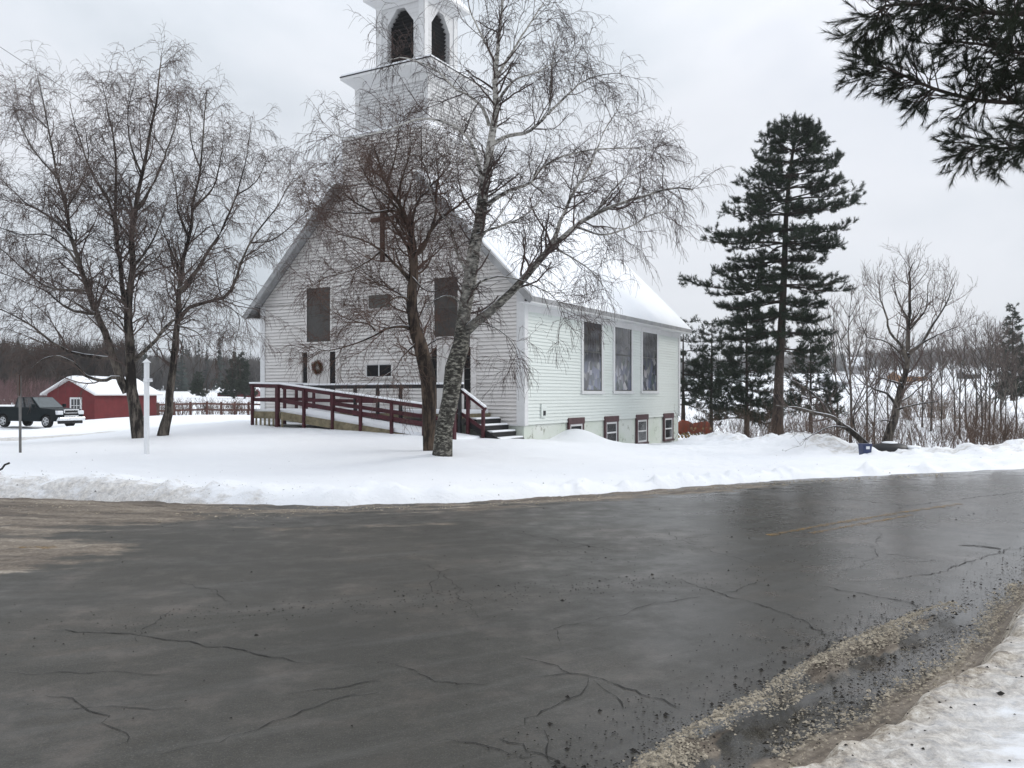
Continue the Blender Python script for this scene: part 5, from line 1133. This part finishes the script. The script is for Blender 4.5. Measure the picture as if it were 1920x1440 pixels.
# ------------------------------------------------------------------ shed, truck, fence, posts, wires and small things
GX0, GY0 = (177 - 960) * 62 / F, 62.0
shed = empty('shed', (GX0, GY0, -.22), math.atan2(1, -3.87) - math.pi, 'low barn red shed with a snowy roof behind the dark pickup', 'shed')
# local x points from the gable's left end to the corner, y along the long wall; corner at the origin
W_, L_, ZW, ZP = 4.0, 6.9, 2.05, 3.05
mb = MB(); mb.prism([(-W_, -.3), (0, -.3), (0, ZW), (-W_ / 2, ZP), (-W_, ZW)], 'y', 0.0, L_); mb.build('wall', M['redwall'], shed)
mb = MB()
for s in (1, -1):
    xe = -W_ / 2 + s * (W_ / 2 + .35); ze = ZW - .175 + .02
    v = [(xe, -.4, ze), (-W_ / 2, -.4, ZP + .02), (-W_ / 2, L_ + .3, ZP + .02), (xe, L_ + .3, ze)]; v2 = [(x, y, z + .10) for x, y, z in v]
    mb.add(v + v2, [(3,2,1,0),(4,5,6,7),(0,1,5,4),(1,2,6,5),(2,3,7,6),(3,0,4,7)])
mb.build('roof', M['trim'], shed)
for s in (1, -1):
    xe = -W_ / 2 + s * (W_ / 2 + .33); snow_slab('roof_snow', xe, ZW - .175 + .125, -W_ / 2, ZP + .125, -.36, L_ + .28, .20, shed, 16, 8)
wx = -1.55; mb = MB(); mb.box((wx - .5, -.06, .55), (wx + .5, -.002, 1.75)); wf = mb.build('window', M['trim'], shed)
mb = MB(); mb.box((wx - .36, -.075, .70), (wx + .36, -.061, 1.62)); mb.build('pane', M['glass'], wf)
mb = MB()
for i in (1, 2): mb = MB(); mb.box((wx - .36 + i * .24 - .02, -.09, .70), (wx - .36 + i * .24 + .02, -.0755, 1.62)); mb.build('muntin', M['trim'], wf)
mb = MB(); mb.box((wx - .36, -.105, 1.14), (wx + .36, -.0905, 1.18)); mb.build('muntin', M['trim'], wf)
for x in (-W_ + .02, -.02): mb = MB(); mb.box((x - .06, -.03, -.2), (x + .06, -.002, ZW - .05)); mb.build('corner_board', M['redwall'], shed)

# pickup truck: local x forward, y left, wheels on z = 0
tpos = at(87, 800, 47.5); tpos = Vector((tpos.x, tpos.y, 0)); fwd = Vector((.928, -.373, 0)); tc_ = tpos - fwd * 1.85 + Vector((-fwd.y, fwd.x, 0)) * 0.95
tz = hz(tpos.x, tpos.y) + .02
truck = empty('pickup_truck', (tc_.x, tc_.y, tz), math.atan2(fwd.y, fwd.x), 'dark green extended cab pickup truck parked in front of the red shed', 'truck')
truck.scale = (.9, .9, .9); HW = .94
def arch(cx, r=.47, n=9): return [(cx + r * math.cos(math.pi * k / n), .38 + r * math.sin(math.pi * k / n)) for k in range(n + 1)]
prof = [(-2.95, .55), (-2.9, .42)] + [(x, z) for x, z in reversed(arch(-1.85))] + [(x, z) for x, z in reversed(arch(1.85))] + [(2.70, .40), (2.85, .6), (2.86, .98), (2.66, 1.12), (1.35, 1.20), (1.1, 1.22), (-.95, 1.22), (-.97, 1.27), (-2.95, 1.27)]
mb = MB(); mb.prism(prof, 'y', -HW, HW); body = mb.build('body', M['carpaint'], truck, .05)
mb = MB()                                                   # cab: tapered greenhouse
bt = [(-.92, 1.2), (1.25, 1.2)]; lo_ = [(-.92, -HW + .03), (1.28, -HW + .03), (1.28, HW - .03), (-.92, HW - .03)]; hi_ = [(-.78, -HW + .17), (.42, -HW + .17), (.42, HW - .17), (-.78, HW - .17)]
mb.add([(x, y, 1.2) for x, y in lo_] + [(x, y, 1.88) for x, y in hi_], [(3,2,1,0),(4,5,6,7),(0,1,5,4),(1,2,6,5),(2,3,7,6),(3,0,4,7)]); mb.build('cab', M['carpaint'], truck, .04)
def facequad(a, b_, c, d, ins, off):    # a panel laid just proud of a face
    P_ = [Vector(p) for p in (a, b_, c, d)]; cen = sum(P_, Vector()) / 4; nn = (P_[1] - P_[0]).cross(P_[3] - P_[0]).normalized()
    return [cen + (p - cen) * ins + nn * off for p in P_]
L0, L1, H0, H1 = (-.92, -HW + .03, 1.2), (1.28, -HW + .03, 1.2), (-.78, -HW + .17, 1.88), (.42, -HW + .17, 1.88)
lerp = lambda p, q, t: tuple(p[i] + (q[i] - p[i]) * t for i in range(3))
for t0, t1 in ((.06, .42), (.46, .93)):
    a, b_, c, d = lerp(L0, L1, t0), lerp(L0, L1, t1), lerp(H0, H1, min(1, t1 + .02)), lerp(H0, H1, t0)
    for s in (1, -1):
        q = facequad(a, b_, c, d, .90, .006 ); q = [Vector((p.x, p.y * s, p.z)) for p in q]
        mb = MB(); mb.add(q, [(0, 1, 2, 3)]); mb.build('side_window', M['glass'], truck)
q = facequad((1.28, -HW + .03, 1.2), (1.28, HW - .03, 1.2), (.42, HW - .17, 1.88), (.42, -HW + .17, 1.88), .92, .006)
M['screen'] = plain('windscreen glass', (.06, .075, .08), .1, .6, .2); mb = MB(); mb.add(q, [(0, 1, 2, 3)]); mb.build('windscreen', M['screen'], truck)
for x in (-1.85, 1.85):
    for s in (1, -1):
        mb = MB(); ys = s * (HW - .13)
        mb.tube([(x, ys - .125, .38), (x, ys - .11, .38), (x, ys + .11, .38), (x, ys + .125, .38)], [.33, .385, .385, .33], 24); wh = mb.build('wheel', M['tyre'], truck)
        mb = MB(); y1_ = ys + s * .131
        for k in range(5):
            a = k * 2 * math.pi / 5; mb.beam((x, y1_, .38), (x + .22 * math.cos(a), y1_, .38 + .22 * math.sin(a)), .085, .03, up=(0, 1, 0))
        mb.tube([(x + .235 * math.cos(t), y1_, .38 + .235 * math.sin(t)) for t in np.linspace(0, 2 * math.pi, 25)], .022, 6, cap=False); mb.tube([(x, y1_ - .02, .38), (x, y1_ + .02, .38)], .06, 10); mb.build('rim', M['rim'], wh)
mb = MB(); mb.box((2.87, -.44, .74), (2.905, .44, 1.06)); gr = mb.build('grille', M['black'], truck)
mb = MB(); mb.beam((2.89, -.50, .90), (2.89, -.50, 1.08), .06, .06); mb.beam((2.89, .50, .90), (2.89, .50, 1.08), .06, .06); mb.box((2.865, -.55, 1.062), (2.93, .55, 1.12)); mb.box((2.90, -.44, .88), (2.925, .44, .91)); mb.box((2.865, -.52, .68), (2.93, .52, .738)); mb.build('grille_surround', M['chrome'], gr)
for s in (1, -1):
    a, c = sorted((s * .56, s * .955)); mb = MB(); mb.prism([(2.70, .80), (2.885, .80), (2.885, 1.03), (2.66, 1.06)], 'y', a, c); mb.build('headlight', M['lamp'], truck, .02)
    mb = MB(); a, c = sorted((s * 1.0, s * 1.22)); mb.box((.95, a, 1.24), (1.08, c, 1.45)); mb.beam((1.0, s * .93, 1.27), (1.0, s * 1.03, 1.27), .05, .05); mb.build('mirror', M['carpaint'], truck, .03)
    mb = MB(); mb.box((.25, s * (HW + .004) - .012, 1.05), (.42, s * (HW + .004) + .012, 1.09)); mb.build('door_handle', M['carpaint'], truck)
mb = MB(); mb.prism([(2.60, .42), (3.0, .42), (3.02, .50), (3.02, .64), (2.6, .66)], 'y', -HW + .02, HW + .01); bp = mb.build('bumper', M['chrome'], truck, .03)
mb = MB(); mb.box((2.72, -.85, .24), (2.92, .85, .415)); mb.build('air_dam', M['black'], truck, .03)
mb = MB(); mb.box((3.022, -.16, .48), (3.03, .16, .62)); mb.build('licence_plate', M['whitepaint'], bp)
snow_slab('bed_snow', -2.9, 1.275, -1.0, 1.275, -HW + .08, HW - .08, .12, truck, 8, 8)

# rail fence beyond the left trees
fence = empty('rail_fence', (0, 0, 0), 0, 'low reddish brown wooden rail fence between the shed and the church', 'fence')
fp = []
for px in (296, 326, 357, 388, 415, 440, 466, 492):
    Y_ = 62 + (px - 296) * .02; x = (px - 960) * Y_ / F; z = hz(x, Y_); fp.append((x, Y_, z)); mb = MB(); mb.box((x - .07, Y_ - .07, z - .2), (x + .07, Y_ + .07, z + .98)); mb.build('post', M['fence'], fence)
for a, b_ in zip(fp[:-1], fp[1:]):
    for h in (.38, .82): mb = MB(); mb.beam((a[0], a[1] - .08, a[2] + h), (b_[0], b_[1] - .08, b_[2] + h), .05, .13); mb.build('rail', M['fence'], fence)
for px, Y_, lb in ((410, 150, None),):
    pass
def house(name, label, cat, px0, px1, pbase, ptop, Y_, wall_m, rz=0.0, depth=5.0, roof_frac=.45, win_=2):
    x0, x1 = (px0 - 960) * Y_ / F, (px1 - 960) * Y_ / F; w_ = x1 - x0; xm = (x0 + x1) / 2
    zb = min(HC + (HY - pbase) * Y_ / F, hz(xm, Y_)); H = HC + (HY - ptop) * Y_ / F - zb; hw_ = H * (1 - roof_frac)
    o = empty(name, (xm, Y_, zb), rz, label, cat)
    mb = MB(); mb.prism([(0, -.5), (depth, -.5), (depth, hw_), (depth / 2, H - .15), (0, hw_)], 'x', -w_ / 2, w_ / 2); mb.build('wall', wall_m, o)
    mb = MB()
    for s in (0, 1):
        y0_ = -.4 if s == 0 else depth + .4; v = [(-w_ / 2 - .3, y0_, hw_ - .12), (w_ / 2 + .3, y0_, hw_ - .12), (w_ / 2 + .3, depth / 2, H - .1), (-w_ / 2 - .3, depth / 2, H - .1)]; v2 = [(x, y, z + .3) for x, y, z in v]
        mb.add(v + v2, [(3,2,1,0),(4,5,6,7),(0,1,5,4),(1,2,6,5),(2,3,7,6),(3,0,4,7)])
    mb.build('roof', M['snow'], o)
    for i in range(win_):
        x = -w_ / 2 + w_ * (i + .5) / win_; mb = MB(); mb.box((x - .45, -.06, hw_ * .35), (x + .45, -.003, hw_ * .8)); mb.build('window', M['glass'], o)
    return o
house('barn', 'long low red building on the far field left of the church', 'barn', 408, 472, 739, 726, 150, M['redwall'], .05, 6, .5, 3)
house('log_house', 'tan log house on the snowy slope behind the fan shaped tree', 'house', 1688, 1742, 722, 694, 230, M['tan'], .1, 7, .4, 3)
house('farmhouse', 'small grey house with a snowy roof below the hilltop woods', 'house', 1590, 1618, 700, 670, 300, M['greyhouse'], -.3, 6, .5, 2)
house('garage', 'low dark outbuilding on the snowy slope left of the spruce', 'outbuilding', 1812, 1840, 706, 692, 240, M['dark'], 0, 5, .5, 1)
house('farmhouse', 'grey house seen between the pines, low on the far slope', 'house', 1560, 1592, 722, 705, 200, M['greyhouse'], .2, 6, .5, 2)

# sign post at the left edge: dark panel on a steel post
b0 = at(38, 848, 20.5); gz = hz(b0.x, b0.y); tz_ = HC + (HY - 742) * 20.5 / F
sg = empty('street_sign', (b0.x, b0.y, gz), -.9, 'thin dark steel sign post in the snow at the left edge', 'sign')
mb = MB(); mb.beam((0, 0, -.2), (-.03, 0, tz_ - gz + .48), .055, .03); mb.build('pole', M['steel'], sg)
mb = MB(); mb.box((-.19, -.045, tz_ - gz), (.15, -.02, tz_ - gz + .5)); mb.build('panel', M['crosswood'], sg, .01)
# white post for a hanging sign
b0 = at(275, 850, 20.0); gz = hz(b0.x, b0.y); zt_ = HC + (HY - 680) * 20 / F - gz
wp = empty('sign_post', (b0.x, b0.y, gz), -.35, 'white wooden post with a short crossarm and snow cap before the dark birch', 'post')
mb = MB(); mb.box((-.045, -.045, -.2), (.045, .045, zt_)); mb.build('post', M['whitepaint'], wp, .008)
mb = MB(); za_ = zt_ - .42; mb.box((-.06, -.055, za_ - .025), (.13, .055, za_ + .025)); mb.build('crossarm', M['whitepaint'], wp, .008)
mb = MB(); mb.add([(-.07, -.07, zt_ + .002), (.07, -.07, zt_ + .002), (.07, .07, zt_ + .002), (-.07, .07, zt_ + .002), (0, 0, zt_ + .10)], [(0,1,4),(1,2,4),(2,3,4),(3,0,4),(3,2,1,0)]); mb.build('cap', M['whitepaint'], wp)
mb = MB(); mb.box((-.07, -.04, za_ + .032), (.14, .04, za_ + .05)); mb.build('arm_snow', M['snow'], wp, .012)

# service wires running in from the left to the church
def wire(p, q, sag, r, label):
    n = 24; pts = []
    for i in range(n + 1):
        t = i / n; v = p.lerp(q, t); pts.append((v.x, v.y, v.z - sag * 4 * t * (1 - t)))
    mb = MB(); mb.tube(pts, r, 5); o = mb.build('utility_wire', M['wire'], None); o.location = (0, 0, 0); return tag(o, label, 'wire', 'overhead wires')
ca = rot @ Vector((-WID - .02, -.06, 0)); 
e1 = at(489, 579, ca.y); e2 = at(486, 566, ca.y)
wire(at(-60, 407, 26), e1, .05, .013, 'lower dark wire running down to the eave corner of the church')
wire(at(-60, 345, 26), e2, .10, .012, 'upper dark wire slanting through the left trees to the church eave')
gx = rot @ Vector((-WID + 2.0, -.45, 0)); e3 = at(575, 425, gx.y)
wire(at(-60, 48, 27), e3, .25, .008, 'thin high wire crossing the sky above the left trees')

# things by the snowbank and behind the church
wpx = at(1300, 825, 44); gz = hz(wpx.x, wpx.y)
pile = empty('woodpile', (wpx.x, wpx.y, HC + (HY - 822) * 44 / F), -.15, 'low pile of split firewood under a rust red cover behind the church', 'woodpile')
mb = MB(); rr = random.Random(4)
for r_i in range(4):
    for c_i in range(9):
        x = -.66 + c_i * .165 + (r_i % 2) * .08; z = .07 + r_i * .105; mb.tube([(x, -.25 + rr.uniform(-.04, .04), z), (x, .5, z)], rr.uniform(.05, .068), 7)
mb.build('firewood', M['logends'], pile); pile.scale = (1.12, 1.12, 1.3)
V = []; Fq = []; nx_, ny_ = 28, 9
for j in range(ny_ + 1):
    for i in range(nx_ + 1):
        x = -.82 + 1.64 * i / nx_; y = -.34 + .95 * j / ny_; hump = .16 * max(0, math.cos((x + .38) * 3.6)) if x < 0 else .12 * max(0, math.cos((x - .42) * 3.6))
        ed = min(1, min(j, ny_ - j) / 2.0, min(i, nx_ - i) / 2.0); z = .36 + (hump + .05) * ed - .12 * (1 - ed) + .035 * math.sin(11 * x + 5 * y) + .02 * math.sin(23 * x); V.append((x, y, z + .12 * ed))
for j in range(ny_):
    for i in range(nx_): a = j * (nx_ + 1) + i; Fq.append((a, a + 1, a + nx_ + 2, a + nx_ + 1))
mb = MB(); mb.add(V, Fq, 0, True); cv = mb.build('cover', M['rust'], pile); md = cv.modifiers.new('solid', 'SOLIDIFY'); md.thickness = .02
# blue bin, half buried
v = at(1622, 852, 25.2); gz = hz(v.x, v.y)
bn = empty('storage_bin', (v.x, v.y, gz), .2, 'blue plastic bin with a white patch half buried behind the snowbank', 'bin')
mb = MB(); mb.add([(s * a, t * c, z) for z, a, c in ((-.2, .15, .13), (.30, .185, .16)) for s, t in ((-1, -1), (1, -1), (1, 1), (-1, 1))], [(0,1,5,4),(1,2,6,5),(2,3,7,6),(3,0,4,7),(3,2,1,0)]); mb.build('tub', M['blue'], bn, .01); bn.scale = (.8, .8, .75)
mb = MB(); mb.box((-.205, -.18, .302), (.205, .18, .345)); mb.build('lid', M['blue'], bn, .015); mb = MB(); mb.box((-.06, -.166, .14), (.08, -.152, .25)); mb.build('label_patch', M['whitepaint'], bn)
# dark overturned boat with snow on it
v = at(1668, 850, 26.6); gz = hz(v.x, v.y)
def hull(name, L_, W2, H_, mat, parent, up=0.0):
    V = []; Fq = []; n, k = 14, 8
    for i in range(n + 1):
        t = -1 + 2 * i / n; ww = W2 * (1 - abs(t) ** 2.6) + .02; hh = H_ * (1 - .45 * abs(t) ** 3)
        for j in range(k + 1): a = math.pi * j / k; V.append((t * L_ / 2, -ww * math.cos(a), up + hh * math.sin(a) ** .8))
    for i in range(n):
        for j in range(k): a = i * (k + 1) + j; Fq.append((a, a + 1, a + k + 2, a + k + 1))
    mb = MB(); mb.add(V, Fq, 0, True); o = mb.build(name, mat, parent); md = o.modifiers.new('solid', 'SOLIDIFY'); md.thickness = .03; return o
bt_ = empty('rowboat', (v.x, v.y, gz + .02), .1, 'dark overturned small boat dusted with snow behind the snowbank', 'boat'); hull('hull', 1.25, .38, .28, M['dark'], bt_)
hull('hull_snow', .5, .2, .06, M['snow'], bt_, .262)
v = at(1712, 843, 26.6); gz = hz(v.x, v.y); cn = empty('canoe', (v.x, v.y, max(gz, v.z - .05)), -.05, 'pale upturned tub capped with snow beneath the thin poles', 'tub'); hull('shell', .52, .26, .16, M['whitepaint'], cn); hull('snow_cap', .50, .24, .08, M['snow'], cn, .10)
# thin pale A frame
v = at(1702, 848, 27.0); gz = hz(v.x, v.y); fr_ = empty('swing_frame', (v.x, v.y, gz), 0, 'thin pale A shaped pole frame standing behind the snowbank', 'frame')
zt_ = HC + (HY - 788) * 27 / F - gz
for a in (-.13, .24): mb = MB(); mb.tube([(a, 0, -.2), (.03 + a * .1, 0.05, zt_)], .010, 6); mb.build('pole', M['whitepaint'], fr_)
mb = MB(); mb.tube([(.02, .05, zt_), (.05, 1.6, zt_)], .010, 6); mb.build('crossbar', M['whitepaint'], fr_)
for a in (-.13, .24): mb = MB(); mb.tube([(a, 1.65, -.4), (.05 + a * .1, 1.6, zt_)], .010, 6); mb.build('pole', M['whitepaint'], fr_)
# the bit of black hose lying on the verge at the left, 
v = at(6, 912, 14.9); z = hz(v.x, v.y); mb = MB(); mb.tube([(v.x - .1, v.y, z + .02), (v.x - .02, v.y, z + .06), (v.x + .03, v.y, z + .13), (v.x + .10, v.y + .02, z + .16)], .018, 7); tag(mb.build('stick', M['pebble']), 'short dark bent stick poking from the snow at the left road edge', 'stick')
for pts in ([(735, 862), (748, 872)], [(712, 880), (718, 884)]):
    p_ = []
    for x, y in pts: q = at(x, y, 19.0); p_.append(q)

# the winter air that greys the far hills
hb = MB(); hb.box((-900, -60, -6), (900, 900, 75))
hm = bpy.data.materials.new('haze'); hm.use_nodes = True; hn = hm.node_tree; hn.nodes.clear()
ho = hn.nodes.new('ShaderNodeOutputMaterial'); pv_ = hn.nodes.new('ShaderNodeVolumePrincipled'); pv_.inputs['Color'].default_value = (.95, .965, .99, 1); pv_.inputs['Density'].default_value = 0.0005; pv_.inputs['Anisotropy'].default_value = 0.2
hn.links.new(pv_.outputs[0], ho.inputs['Volume']); tag(hb.build('haze', hm), kind='stuff')
